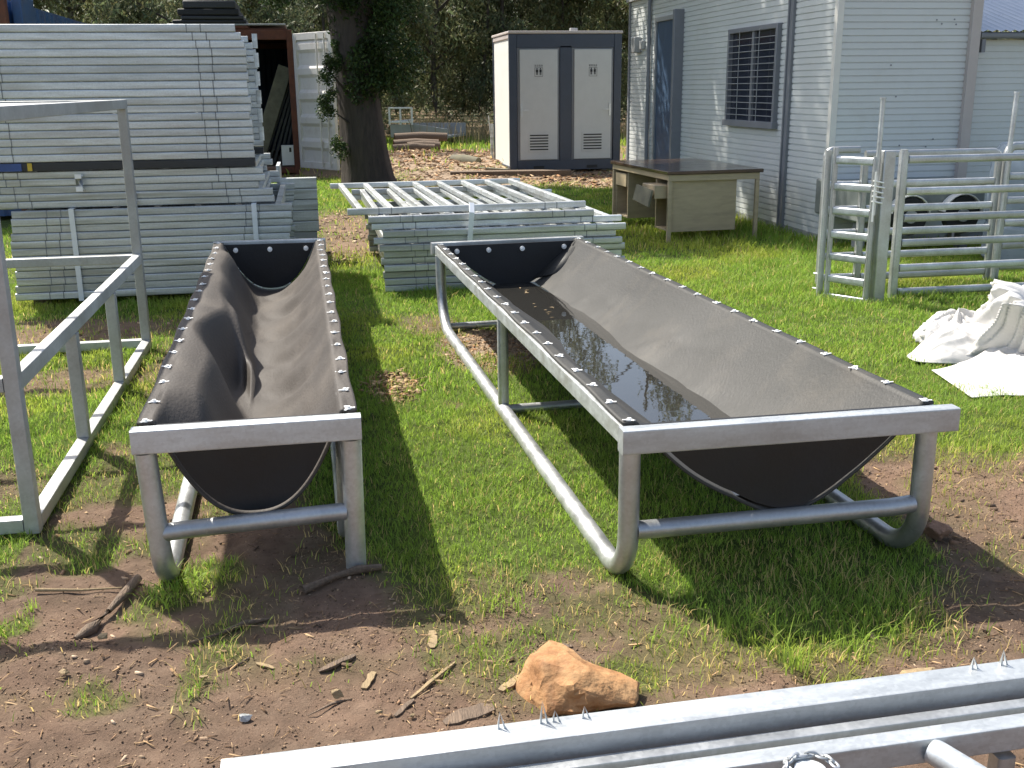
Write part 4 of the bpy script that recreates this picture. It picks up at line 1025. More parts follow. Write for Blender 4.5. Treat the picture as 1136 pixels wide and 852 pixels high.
# slam gate / ladder-like race end
sg = thing('slide_gate', 'narrow galvanised ladder gate with six rungs at the left end of the yard panels', 'gate', (3.83, 6.86, 0))
e = Vector((-.18, .30, 0))
def lad(s_, z_, ox=0): return tuple(e * s_ + Vector((ox, 0, z_)))
for s_, z1_ in ((0.05, 1.02), (.95, 1.07)):
    mb = MB(); mb.sweep([lad(s_, 0.02), lad(s_, z1_)], rrect(.035, .03, .008)); mb.build('upright', M['galv'], sg)
for z_ in (.985, .80, .63, .46, .30, .14):
    mb = MB(); mb.sweep([lad(.09, z_), lad(.91, z_)], rrect(.03, .055, .014)); mb.build('rung', M['galv_bright'], sg)
mb = MB(); mb.sweep([lad(0, .01), lad(1, .01)], rrect(.03, .04, .008)); mb.build('base_rail', M['galv'], sg)
mb = MB(); mb.sweep([lad(1.12, .0), lad(1.12, 1.05)], rrect(.045, .03, .008)); mb.sweep([lad(1.2, .98), lad(1.2, .72)], circ(.012, 8)); mb.sweep([lad(1.28, .16), lad(1.1, .16)], circ(.008, 6)); mb.sweep([lad(1.28, .05), lad(1.1, .05)], circ(.008, 6)); mb.build('hinge_post', M['galv'], sg)
mb = MB(); mb.box((.03, -.03, 0), (.115, .03, 1.06)); po = mb.build('channel_post', M['galv'], sg, bevel=.006)
mb = MB(); mb.box((.117, .0, 0), (.122, .07, 1.04)); mb.box((.03, .031, 0), (.035, .09, 1.04)); mb.build('channel_flange', M['galv'], po)
mb = MB(); mb.sweep([(-.005, 0, .62), (-.0, 0, .95), (.0, 0, 1.40)], circ(.016, 12)); mb.sweep([(0, 0, 1.40), (0, 0, 1.412)], circ(.021, 12)); mb.build('drop_pin', M['galv'], sg)
mb = MB()
for k in range(5): mb.sweep([(-.04, -.025, .86 - k * .035), (.03 + .01 * (k % 2), -.045, .845 - k * .035)], circ(.006, 6))
mb.sweep([(-.03, -.035, .92), (-.03, -.035, .58)], circ(.007, 6)); mb.build('latch', M['zinc'], sg)
yl = thing('yard_end_frame', 'narrow galvanised end frame behind the ladder gate', 'panel', (3.78, 7.52, 0))
pth = [Vector((0, 0, 0))] + arc((0, 0, 0), (0, 0, 1.03), (.26, 0, 1.03), .05) + [Vector((.26, 0, 1.03))]
mb = MB(); mb.sweep(pth, rrect(.05, .04, .014), up=(0, 1, 0)); mb.build('frame', M['galv'], yl)
for z_ in zq[1:]:
    mb = MB(); mb.sweep([(.03, 0, z_), (.27, 0, z_)], rrect(.036, .055, .016)); mb.build('rail', M['galv'], yl)
# things behind the panels
tl = thing('flat_trailer', 'low grey-green trailer with two small wheels behind the yard panels', 'trailer', (5.6, 8.95, 0))
mb = MB(); mb.box((-.75, 0, .28), (.5, .9, .62)); mb.build('body', mat('grey_green_paint', (.22, .24, .22), .5), tl, bevel=.02)
for xx in (-.3, .22):
    mb = MB(); mb.sweep([(xx, -.1, .34), (xx, -.02, .34)], circ(.17, 24)); wl = mb.build('wheel', M['tyre'], tl)
    mb = MB(); mb.sweep([(xx, -.12, .34), (xx, -.101, .34)], circ(.06, 16)); mb.build('hub', M['grey_metal'], wl)
    mb = MB(); pth = [(xx + .19 * math.cos(R(a)), -.06, .34 + .19 * math.sin(R(a))) for a in range(10, 171, 16)]; mb.sweep(pth, rrect(.012, .1, .003, 1), up=(0, 1, 0)); mb.build('mudguard', M['cream'], tl)
for q in (-.7, .35): mb = MB(); mb.box((q, .1, 0), (q + .08, .2, .28)); mb.build('stand', M['grey_trim'], tl)
wt_ = thing('water_tank', 'blue-grey plastic tank behind the yard panels at the right edge', 'tank', (6.15, 8.25, 0))
mb = MB(); 
prof = [(0.0, .0), (.40, .0), (.43, .04), (.43, .3), (.415, .33), (.43, .36), (.43, .62), (.415, .65), (.43, .68), (.42, .92), (.36, 1.0), (0.0, 1.03)]
n = 28; vs_ = []
for r_, z_ in prof:
    for k in range(n): vs_.append((r_ * math.cos(6.2832 * k / n), r_ * math.sin(6.2832 * k / n), z_))
mb.add(vs_, [(i * n + k, i * n + (k + 1) % n, (i + 1) * n + (k + 1) % n, (i + 1) * n + k) for i in range(len(prof) - 1) for k in range(n)])
mb.build('tank_body', M['bluegrey'], wt_)

# ------------------------------------------------------------------ crumpled white bag
def cloth_patch(name, fn, nu, nv, m_, parent=None, thick=0.004):
    U, Vv_ = np.meshgrid(np.linspace(0, 1, nu), np.linspace(0, 1, nv)); X, Y, Z = fn(U, Vv_)
    Pp = np.stack([X.ravel(), Y.ravel(), Z.ravel()], 1)
    ii = (np.arange(nv - 1)[:, None] * nu + np.arange(nu - 1)[None, :]).ravel()
    Fq = np.stack([ii, ii + 1, ii + nu + 1, ii + nu], 1)
    o = np_mesh(name, Pp, Fq, m_, parent, smooth_=True)
    s_ = o.modifiers.new('thickness', 'SOLIDIFY'); s_.thickness = thick; s_.offset = 0
    return o
def ridge1(x, y, seed): return 1 - np.sqrt((vnoise(x, y, seed) * 2 - 1) ** 2 + .006)
bag = thing('bulk_bag', 'crumpled white woven bulk bag slumped on the grass at right', 'bag', (4.15, 5.0, 0))
def fold(x, y, seed):
    wx = x + .55 * fbm(x * 1.1 + 3, y * 1.1, seed); wy = y + .55 * fbm(x * 1.1, y * 1.1 + 7, seed + 1)
    return .5 * ridge1(wx * 1.4, wy * 1.4, seed + 2) ** 2 + .26 * ridge1(wx * 2.9, wy * 2.9, seed + 3) ** 2 + .20 * ridge1(wx * 5.5, wy * 5.5, seed + 4) ** 2 + .05 * ridge1(wx * 13, wy * 13, seed + 6)
def f1(U, V_):
    a = U * 2 * np.pi
    pr = np.interp(V_, [0, .15, .45, .75, .90, .96, 1], [.60, .56, .53, .50, .48, .42, .34]); zz = np.interp(V_, [0, .15, .45, .75, .90, .96, 1], [.0, .06, .19, .30, .35, .33, .25])
    cx, sy = np.cos(a), np.sin(a)
    n1 = fold(cx * 1.5 + 5, sy * 1.5 + 3 + V_ * .9, 5)
    r_ = pr * (.80 + .55 * n1 + .14 * np.sin(3 * a + 1 + V_ * 2))
    return r_ * cx * 1.05, r_ * sy * .85, zz * (.88 + .35 * fbm(cx * 1.2 + 2, sy * 1.2, 15)) + .05 * n1 * V_ + .002
cloth_patch('bag_body', f1, 240, 80, M['tarp'], bag)
def f2(U, V_):   # flap running out to the left tip
    s_ = 1 - U
    x = -.90 + U * .75; half = .03 + .34 * U ** .6
    y = .30 - .12 * U + (V_ - .5) * 2 * half * (1 + .25 * (fbm(U * 4, V_ * 2, 41) - .5)) + .05 * np.sin(U * 5)
    rim = (4 * V_ * (1 - V_)) ** .9 * smooth(-.02, .25, U)
    z = .006 + rim * (.03 + .10 * U +  .22 * fold(U * 2.1 + V_ * .7, V_ * 1.6 + U * .4, 12) * (.3 + U))
    return x, y, z
cloth_patch('bag_flap', f2, 130, 90, M['tarp'], bag)
def f2b(U, V_):  # crumpled lump behind the flap
    a = U * 2 * np.pi; r_ = np.sin(V_ * np.pi / 2) * .17 * (.8 + .5 * fold(np.cos(a) * 2, np.sin(a) * 2 + V_, 61))
    return -.42 + r_ * np.cos(a) * 1.4, .62 + r_ * np.sin(a), .01 + .17 * np.cos(V_ * np.pi / 2) * (.7 + .6 * fold(np.cos(a) + 4, np.sin(a) + V_ * 2, 63))
cloth_patch('bag_fold', f2b, 90, 30, M['tarp'], bag)
def f3(U, V_):   # skirt spreading towards the trough
    x = -1.02 + U * 1.5; front = -.90 + .42 * (1 - U) ** 1.2; back = .05 + .10 * U
    x = x + .10 * V_
    y = front + (back - front) * V_ + (.05 * np.sin(U * 9) + .10 * (fbm(U * 6, U * 0 + 3, 55) - .5)) * (1 - V_)
    edge = smooth(0, .3, U) * smooth(-.02, .35, V_)
    z = .008 + edge * (.03 + .24 * fold(U * 2.2 + V_ * .8, V_ * 1.8 + 7, 22) * (.35 + .8 * U) + .10 * V_ * U)
    return x, y, z
cloth_patch('bag_skirt', f3, 150, 100, M['tarp'], bag)

# ------------------------------------------------------------------ left cage frame
cf = thing('cage_frame', 'unfinished grey square-tube cage frame at far left', 'frame', (-1.045, 3.76, 0))
sq = rrect(.052, .052, .006, 2)
def tube(a, b, name, sec=sq, m_='primer'):
    mb = MB(); mb.sweep([a, b], sec, up=(0, 1, 0) if abs(Vector(b).z - Vector(a).z) > .3 else (0, 0, 1)); return mb.build(name, M[m_], cf)
LY, LX, LZ = 2.84, -1.5, 1.46
for x_, y_ in ((0, 0), (0, LY), (LX, 0), (LX, LY)): tube((x_, y_, 0), (x_, y_, LZ - .053), 'post')
for x_ in (0, LX):
    tube((x_, -.026, LZ - .026), (x_, LY + .026, LZ - .026), 'top_rail')
    tube((x_, .026, .545), (x_, LY - .026, .545), 'middle_rail', rrect(.045, .06, .006, 2)); tube((x_, .026, .028), (x_, LY - .026, .028), 'bottom_rail')
for y_ in (0, LY):
    tube((-.027, y_, LZ - .028), (LX + .027, y_, LZ - .028), 'top_rail'); tube((-.027, y_, .545), (LX + .027, y_, .545), 'middle_rail'); tube((-.027, y_, .03), (LX + .027, y_, .03), 'bottom_rail')
for y_ in (.93, 1.87):
    for x_ in (0, LX): tube((x_, y_, .055), (x_, y_, .514), 'upright')
for y_ in (.9, 1.5, 2.1): tube((-.027, y_, LZ - .022), (LX + .027, y_, LZ - .022), 'top_rail', rrect(.04, .03, .006, 2))

# ------------------------------------------------------------------ troughs
def trough(name, label, nl, nr, fl, fr, rz, depth, prof, rub, legs, seed, water=None, nb=20, beam_h=.075):
    """corner points (x,y) near-left, near-right, far-left, far-right of the rubber rims; rz rim height"""
    nl, nr, fl, fr = [Vector((*q, 0)) for q in (nl, nr, fl, fr)]
    org = (nl + nr) / 2
    T_ = thing(name, label, 'trough', (org.x, org.y, 0))
    def P(u, v, z=0): # u -1..1, v 0..1
        a = nl.lerp(fl, v); b = nr.lerp(fr, v); q = a.lerp(b, (u + 1) / 2) - org; return Vector((q.x, q.y, z))
    hwid = (nr - nl).length / 2; rail_u = 1 - .031 / hwid; bolt_u = 1 - .026 / hwid
    # rim beams
    for s_, nm in ((-1, 'l'), (1, 'r')):
        mb = MB(); mb.sweep([P(s_ * rail_u, .008, rz - .012 - beam_h * .4), P(s_ * rail_u, .993, rz - .012 - beam_h * .4)], rrect(.05, beam_h * .8, .006, 2)); mb.build('side_rail', M['galv_x'], T_)
    for v_, nm in ((0, 'n'), (1, 'f')):
        a = P(-1.03, v_, rz - beam_h / 2 + .004); b = P(1.03, v_, rz - beam_h / 2 + .004); dy = -.012 if v_ == 0 else .012
        a.y += dy; b.y += dy
        mb = MB(); mb.sweep([a, b], rrect(.055, beam_h, .006, 2)); mb.build('end_beam', M['galv_bright' if v_ == 0 else 'galv'], T_)
    # rubber
    nu, nv = 90, 150
    us = np.linspace(-1, 1, nu); vv = np.linspace(.014, .992, nv)
    U, Vv_ = np.meshgrid(us, vv)
    Zr, Xs = prof(U, Vv_)
    A_ = np.array(nl)[None, None, :] * (1 - Vv_[..., None]) + np.array(fl) * Vv_[..., None]
    B_ = np.array(nr)[None, None, :] * (1 - Vv_[..., None]) + np.array(fr) * Vv_[..., None]
    k_ = ((U + Xs + 1) / 2)[..., None]
    Q = A_ * (1 - k_) + B_ * k_ - np.array(org)
    Q[..., 2] = rz + Zr
    ii = (np.arange(nv - 1)[:, None] * nu + np.arange(nu - 1)[None, :]).ravel()
    o = np_mesh('rubber_liner', Q.reshape(-1, 3), np.stack([ii, ii + 1, ii + nu + 1, ii + nu], 1), rub, T_, smooth_=True)
    s_ = o.modifiers.new('thickness', 'SOLIDIFY'); s_.thickness = .009; s_.offset = -1
    # end sheets
    for v_, vy, nm, dz in ((.004, -.0, 'near', .006), (.985, 0, 'far', .012)):
        zr, xs = prof(us[None, :], np.array([[max(.02, min(.98, v_))]]) * np.ones((1, nu)))
        mb = MB(); top = rz - .01
        bot = []
        for i in range(nu):
            u_ = us[i]
            if abs(u_) > .90: continue
            zz = rz + zr[0, i] + dz * (1 - u_ * u_) + .004
            zz = min(zz, top - .002)
            q = P(u_ * .985, v_, zz); bot.append((q.x, q.y + (.040 if v_ < .5 else -.02), zz))
        n = len(bot); tp = [(x_, y_, top) for x_, y_, z_ in bot]; bk = [(x_, y_ + .01, z_) for x_, y_, z_ in bot]; tb_ = [(x_, y_ + .01, z_) for x_, y_, z_ in tp]
        fs = []
        for i in range(n - 1):
            fs += [(i, i + 1, n + i + 1, n + i), (2 * n + i + 1, 2 * n + i, 3 * n + i, 3 * n + i + 1), (i + 1, i, 2 * n + i, 2 * n + i + 1), (n + i, n + i + 1, 3 * n + i + 1, 3 * n + i)]
        mb.add(bot + tp + bk + tb_, fs); es = mb.build('end_sheet', M['rubber_black'], T_)
        if v_ > .5:
            for u_ in (-.72, -.3, .15, .72) if nb > 19 else (-.62, 0, .66):
                q = P(u_, v_, rz - .045); mb = MB(); mb.sweep([(q.x, q.y - .038, q.z), (q.x, q.y - .026, q.z)], circ(.016, 14)); mb.sweep([(q.x, q.y - .046, q.z), (q.x, q.y - .037, q.z)], circ(.008, 6)); mb.build('bolt', M['zinc'], es)
    # bolts with folded washers along both rims
    mb = MB()
    mb.sweep([(0, 0, 0), (0, 0, .003)], circ(.0075, 12), up=(1, 0, 0)); mb.sweep([(0, 0, .003), (0, 0, .0065)], circ(.0042, 8), up=(1, 0, 0))
    for a in (0.3, 2.4, 4.4): mb.sweep([(0, 0, .0015), (.014 * math.cos(a), .014 * math.sin(a), .0025)], rrect(.006, .0015, .0005, 1))
    b0 = mb.build('bolt', M['zinc'], T_)
    first = True
    for s_ in (-1, 1):
        for k in range(nb):
            v_ = .018 + .962 * k / (nb - 1); c = b0 if first else b0.copy()
            if not first: COL.objects.link(c); c.parent = T_
            first = False
            zr, xs = prof(np.array([[s_ * bolt_u]]), np.array([[v_]]))
            q = P(s_ * bolt_u + float(xs[0, 0]), v_ + random.uniform(-.003, .003), rz + float(zr[0, 0]) + .0005); c.location = q; c.scale = (1.5, 1.5, 1.3); c.rotation_euler = (random.uniform(-.08, .08), random.uniform(-.1, .1), random.uniform(0, 6.28))
    legs(T_, P)
    if water:
        zw = water; L_, R_ = [], []
        for v_ in np.linspace(.02, .982, 90):
            uu = np.linspace(-.8, .9, 600); zr, xs = prof(uu[None, :], np.ones((1, 600)) * v_); zz = rz + zr[0]
            wet = np.where(zz < zw)[0]
            if len(wet): L_.append((uu[wet[0]] + xs[0, wet[0]] - .012, v_)); R_.append((uu[wet[-1]] + xs[0, wet[-1]] + .012, v_))
        mb = MB(); n = len(L_); vs_ = []
        for (a, v_), (b, _) in zip(L_, R_): vs_ += [P(a, v_, zw), P(b, v_, zw)]
        mb.add(vs_, [(2 * i, 2 * i + 1, 2 * i + 3, 2 * i + 2) for i in range(n - 1)])
        wobj = mb.build('trough_water', M['water']); wobj.location = (org.x, org.y, 0)
        tag(wobj, 'shallow brown rainwater lying in the bottom of the wide trough', 'water')
    return T_, P, org

def prof_small(U, Vv_):
    D = .325
    # left wall: wavy, bulging inwards
    wob = .06 * np.exp(-((Vv_ - .04) / .08) ** 2) + .15 * np.exp(-((Vv_ - .16) / .15) ** 2) + .14 * np.exp(-((Vv_ - .52) / .10) ** 2) - .10 * np.exp(-((Vv_ - .36) / .07) ** 2) + .04 * np.sin(Vv_ * 31) + .05 * np.exp(-((Vv_ - .74) / .06) ** 2)
    uc = -.50 + wob
    hw = .27 - .05 * np.exp(-((Vv_ - .2) / .2) ** 2) - .05 * np.exp(-((Vv_ - .52) / .1) ** 2)
    uc = np.where(Vv_ > .93, uc * (1 - (Vv_ - .93) / .07) - .52 * (Vv_ - .93) / .07, uc)
    S_ = smooth(0, 1, (U - (uc - hw)) / (2 * hw))
    zl = -.045 * smooth(-.85, -.3, U) - (D - .045) * S_
    # diagonal ridge
    rd = np.exp(-((U - (-.55 + (.60 - Vv_) * 1.9)) / .09) ** 2) * smooth(.26, .34, Vv_) * (1 - smooth(.50, .58, Vv_))
    zl = zl + .085 * rd * smooth(-.8, -.45, U)
    u0 = -.16
    t_ = np.clip((U - u0) / (.85 - u0), 0, 1)
    zr = -D * (1 - t_ ** 1.9) + 0.011 * np.sin(Vv_ * 46 + U * 5 + 4 * fbm(Vv_ * 5, U * 2, 81)) * t_ * (1 - t_) * 4 + .006 * np.sin(Vv_ * 90 + U * 9) * t_ * (1 - t_) * 4
    z = np.where(U < u0, np.maximum(zl, -D), zr)
    ze = -D * (1 - np.clip(np.abs(U) / .85, 0, 1) ** 2.4); we = np.maximum(1 - smooth(.02, .12, Vv_), smooth(.90, .985, Vv_))
    z = z * (1 - we) + ze * we
    z = np.where(np.abs(U) > .85, 0, z)
    z = z + .004 * np.sin(Vv_ * 60) * (np.abs(U) < .9)
    xs = 0.010 * np.sin(Vv_ * 41) * (np.abs(U) > .9) * np.sign(U)
    return z, xs
def prof_big(U, Vv_):
    D = .335
    wv = .05 * np.sin(Vv_ * 9 + 1) + .03 * np.sin(Vv_ * 23)
    a = np.abs(U - .06 * (1 - np.abs(U)) * (1 + wv * 6))
    t_ = np.clip(a / .90, 0, 1)
    z = -D * (1 - t_ ** 1.65)
    z = z + (.012 * np.sin(Vv_ * 14 + 3 * U) + .010 * (fbm(Vv_ * 9 + 3, U * 2.5, 71) - .5)) * t_ * (1 - t_) * 4
    cr = np.exp(-((Vv_ - (.52 - .25 * (U - .2))) / .012) ** 2) * .006 + np.exp(-((Vv_ - (.80 - .1 * U)) / .015) ** 2) * .009
    z = z + cr * t_ * (1 - t_) * 4 * (U > 0) + (.010 * (ridge(Vv_ * 7 + U * 1.3, U * 1.2 + 4, 83) ** 3) + .008 * (fbm(Vv_ * 22, U * 3, 85) - .5)) * t_ * (1 - t_) * 4
    z = np.where(np.abs(U) > .90, 0, z)
    xs = (.006 * np.sin(Vv_ * 37) - .028) * smooth(.88, .97, np.abs(U)) * np.sign(U)
    return z, xs

rt_ = circ(.0325, 20)
def legs_small(T_, P):
    zt = .53 - .075
    L_ = P(-.93, .0, 0); F_ = P(-.93, 1, 0)
    # left skid: leg, bend, runner, bend, leg
    a = Vector((L_.x, L_.y + .0, zt)); c1 = Vector((L_.x + .02, L_.y - .0, .012)); c2 = Vector((F_.x + .03, F_.y - .05, .012)); b = Vector((F_.x, F_.y - .02, zt))
    mb = MB(); mb.sweep([a] + arc(a, c1, c2, .13) + arc(c1, c2, b, .2) + [b], rt_, up=(1, 0, 0)); mb.build('skid', M['galv'], T_)
    R_ = P(.93, .0, 0); mb = MB(); mb.sweep([(R_.x - .005, R_.y, .0), (R_.x, R_.y, zt)], rt_, up=(1, 0, 0)); mb.build('leg', M['galv'], T_)
    G_ = P(.90, 1, 0); c1 = Vector((R_.x - .03, R_.y + .25, .012)); c2 = Vector((G_.x, G_.y - .05, .012)); b = Vector((G_.x, G_.y - .02, zt)); a = Vector((R_.x - .02, R_.y + .22, zt))
    mb = MB(); mb.sweep([a] + arc(a, c1, c2, .1) + arc(c1, c2, b, .2) + [b], circ(.026, 14), up=(1, 0, 0)); mb.build('skid', M['galv'], T_)
    mb = MB(); mb.sweep([(L_.x + .025, L_.y, .19), (L_.x + .09, L_.y, .195), (R_.x - .09, R_.y, .212), (R_.x - .025, R_.y, .214)], circ(.028, 18), up=(0, 0, 1)); mb.build('cross_bar', M['galv'], T_)
    for v_ in (.5, .96):
        p_ = P(-.9, v_, .03); q_ = P(.88, v_, .03); mb = MB(); mb.sweep([p_, q_], circ(.022, 12)); mb.build('cross_bar', M['galv'], T_)
        if v_ < .9:
            for s_ in (-.93, .9): 
                a = P(s_, v_, .04); b = P(s_, v_, .48); mb = MB(); mb.sweep([a, b], circ(.022, 12), up=(1, 0, 0)); mb.build('leg', M['galv'], T_)
def legs_big(T_, P):
    zt = .535 - .07
    for s_ in (-1, 1):
        L_ = P(s_ * .935, .012, 0); F_ = P(s_ * .935, .985, 0)
        a = Vector((L_.x, L_.y, zt)); c1 = Vector((L_.x, L_.y, .015)); c2 = Vector((F_.x, F_.y - .02, .015)); b = Vector((F_.x, F_.y, zt))
        mb = MB(); mb.sweep([a] + arc(a, c1, c2, .17, 9) + arc(c1, c2, b, .30, 9) + [b], rt_, up=(1, 0, 0)); mb.build('skid', M['galv'], T_)
        a = P(s_ * .93, .49, .03); b = P(s_ * .93, .49, .475); mb = MB(); mb.sweep([a, b], rrect(.05, .05, .016), up=(0, 1, 0)); mb.build('leg', M['galv'], T_)
    L_ = P(-.935, .012, 0); R_ = P(.935, .012, 0)
    mb = MB(); mb.sweep([(L_.x + .025, L_.y, .188), (L_.x + .08, L_.y, .188), (R_.x - .10, R_.y, .192), (R_.x - .025, R_.y, .198)], circ(.029, 18)); mb.build('cross_bar', M['galv'], T_)
    for v_ in (.48, .95):
        p_ = P(-.9, v_, .025); q_ = P(.9, v_, .025); mb = MB(); mb.sweep([p_, q_], circ(.022, 12)); mb.build('cross_bar', M['galv'], T_)

TS, PS, OS = trough('feed_trough', 'narrow dry feed trough of wavy brown rubber on a galvanised tube frame, at left', (-.565, 3.185), (.095, 3.185), (-.66, 7.33), (.055, 7.30), .53, .32, prof_small, M['rubber'], legs_small, 1, nb=19)
TB, PB, OB = trough('feed_trough', 'wide feed trough of brown rubber holding shallow water, on galvanised skids at right', (.858, 2.86), (1.90, 2.86), (.750, 6.86), (1.745, 6.92), .535, .335, prof_big, M['rubber_big'], legs_big, 2, water=.262, nb=20)
# folded rubber corner at the far right of the wide trough
fx = bpy.data.objects.new('x', None); bpy.data.objects.remove(fx)
mb = MB(); q0 = PB(.80, .985, .50); q1 = PB(.30, .978, .29); q2 = PB(.55, .94, .345); q3 = PB(.86, .95, .49)
mb.add([q0, q1, q2, q3], [(0, 1, 2, 3)]); o = mb.build('folded_corner', M['rubber_big'], TB); s_ = o.modifiers.new('thickness', 'SOLIDIFY'); s_.thickness = .007
# a few floating leaves
mb = MB()
for k in range(12):
    v_ = random.uniform(.7, .96); u_ = random.uniform(-.12, .12); c = PB(u_, v_, .2645); a = random.uniform(0, 6.28); l = random.uniform(.008, .022); w2 = l * .35
    d1 = Vector((math.cos(a), math.sin(a), 0)); d2 = Vector((-math.sin(a), math.cos(a), 0))
    mb.add([c - d1 * l, c - d2 * w2 + Vector((0, 0, .001)), c + d1 * l, c + d2 * w2 + Vector((0, 0, .002))], [(0, 1, 2, 3)])
o = mb.build('floating_leaves', M['wood_pale']); o.location = (OB.x, OB.y, 0); tag(o, 'scattered dead leaves floating in the trough water', 'leaves', kind='stuff')

# ------------------------------------------------------------------ foreground panels lying at the bottom right
fp = thing('foreground_hurdle', 'upper galvanised hurdle lying in the right foreground, broad pale rail with pointed lugs', 'hurdle', (-.23, 1.74, .27), 0)
mb = MB(); mb.sweep([(0, .025, .0), (2.6, .065, .0)], rrect(.072, .058, .005, 2)); mb.build('rail', M['galv_bright'], fp)
mb = MB(); mb.sweep([(.02, .072, -.006), (2.6, .112, -.006)], rrect(.020, .036, .003, 2)); mb.build('edge_strip', M['galv'], fp)
for k, (x_, hh) in enumerate(((.53, .045), (.615, .060), (.64, .030), (.70, .032), (1.555, .035), (1.625, .045))):
    mb = MB(); y_ = .045 + x_ * .0154
    for q in (-.007, .007): mb.add([(x_ + q - .0022, y_ - .004, .027), (x_ + q + .0022, y_ - .004, .027), (x_ + q + .0022, y_ + .004, .027), (x_ + q - .0022, y_ + .004, .027), (x_ - .003, y_, .029 + hh * .8)], [(0, 1, 4), (1, 2, 4), (2, 3, 4), (3, 0, 4), (3, 2, 1, 0)])
    mb.build('pointed_lug', M['galv_bright'], fp, smooth_deg=0)
f2_ = thing('foreground_hurdle', 'lower galvanised hurdle in the right foreground with round tube and chain ring', 'hurdle', (-.1, 1.60, .20), 0)
mb = MB(); mb.sweep([(.2, .108, .034), (2.4, .128, .044)], rrect(.03, .05, .004, 2)); mb.build('rail', M['galv'], f2_)
mb = MB(); mb.sweep([(.1, .055, .028), (2.4, .075, .042)], rrect(.044, .055, .005, 2)); mb.build('rail', M['galv_bright'], f2_)
mb = MB(); mb.sweep([(1.235, .045, .034), (1.285, -.06, .026), (1.40, -.33, .0)], circ(.026, 20)); mb.build('round_bar', M['galv_bright'], f2_)
mb = MB(); mb.sweep([(.96, .01, .0), (.96, .01, .055)], circ(.030, 20), up=(1, 0, 0)); mb.build('hinge_boss', M['galv_bright'], f2_)
def ring(cx, cy, cz, ra, rb, tr_, tilt, rot, n=16):
    return [(cx + ra * math.cos(6.2832 * k / n) * math.cos(rot) - rb * math.sin(6.2832 * k / n) * math.sin(rot) * math.cos(tilt), cy + ra * math.cos(6.2832 * k / n) * math.sin(rot) + rb * math.sin(6.2832 * k / n) * math.cos(rot) * math.cos(tilt), cz + rb * math.sin(6.2832 * k / n) * math.sin(tilt)) for k in range(n)]
for k in range(9):
    a = math.pi * (.0 + k / 8.0); x_ = .96 + .047 * math.cos(a); y_ = .008 + .040 * math.sin(a)
    mb = MB(); mb.sweep(ring(x_, y_, .06, .012, .007, .003, R(80 if k % 2 else 15), a + math.pi / 2), circ(.0028, 6), closed=True); mb.build('chain_link', M['galv'], f2_)
for x_ in (.05, 1.3, 2.3): mb = MB(); mb.sweep([(x_ + .1, .056, -.2), (x_ + .1, .056, -.002)], rrect(.04, .04, .008)); mb.build('foot', M['galv'], f2_)
for x_ in (.1, 2.45): mb = MB(); mb.sweep([(x_, .03, -.27), (x_, .03, -.028)], rrect(.045, .045, .008)); mb.build('foot', M['galv'], fp)

# ------------------------------------------------------------------ rock, sticks, stones, weeds
def stone(name, loc, dims, m_, label, cat='rock', seed=0, rz=0, group=None, pts=22, sub=2):
    import bmesh
    g2 = random.Random(seed); bm = bmesh.new()
    for k in range(pts):
        v_ = Vector((g2.gauss(0, 1), g2.gauss(0, 1), g2.gauss(0, 1))).normalized() * g2.uniform(.8, 1.05)
        bm.verts.new((v_.x * dims[0] / 2, v_.y * dims[1] / 2, v_.z * dims[2] / 2))
    bmesh.ops.convex_hull(bm, input=bm.verts)
    bmesh.ops.delete(bm, geom=[v_ for v_ in bm.verts if not v_.link_faces], context='VERTS')
    bmesh.ops.triangulate(bm, faces=bm.faces)
    for _ in range(3): bmesh.ops.subdivide_edges(bm, edges=[e_ for e_ in bm.edges if e_.calc_length() > max(dims) * .07], cuts=1, use_grid_fill=True)
    bmesh.ops.triangulate(bm, faces=bm.faces)
    if sub: bmesh.ops.smooth_vert(bm, verts=bm.verts, factor=.5, use_axis_x=True, use_axis_y=True, use_axis_z=True)
    mx = max(dims)
    xs = np.array([v_.co.x for v_ in bm.verts]) / mx * 6 + seed; ys = np.array([v_.co.y for v_ in bm.verts]) / mx * 6; zs_ = np.array([v_.co.z for v_ in bm.verts]) / mx * 6
    nn = fbm(xs + zs_ * .7, ys - zs_ * .9, seed) + .5 * fbm(xs * 3, zs_ * 3 + ys, seed + 5)
    for v_, a in zip(bm.verts, nn): v_.co += v_.co.normalized() * (a - .75) * mx * .11
    me = bpy.data.meshes.new(name); bm.to_mesh(me); bm.free(); me.materials.append(m_)
    me.polygons.foreach_set('use_smooth', [True] * len(me.polygons)); me.set_sharp_from_angle(angle=R(28))
    o = bpy.data.objects.new(name, me); COL.objects.link(o); o.location = loc; o.rotation_euler = (0, 0, rz)
    return tag(o, label, cat, group)
stone('sandstone_rock', (.570, 2.37, .036), (.42, .25, .155), M['rock'], 'large orange sandstone rock on the soil by the foreground panel', seed=4, rz=R(-22), pts=16)
stone('brown_stone', (2.04, 3.06, .02), (.11, .08, .08), M['rock_brown'], 'reddish stone beside the right leg of the wide trough', seed=9)
stone('buff_stone', (1.47, 2.22, .02), (.14, .07, .06), M['wood_pale'], 'buff flat stone against the foreground panel at right', seed=12)
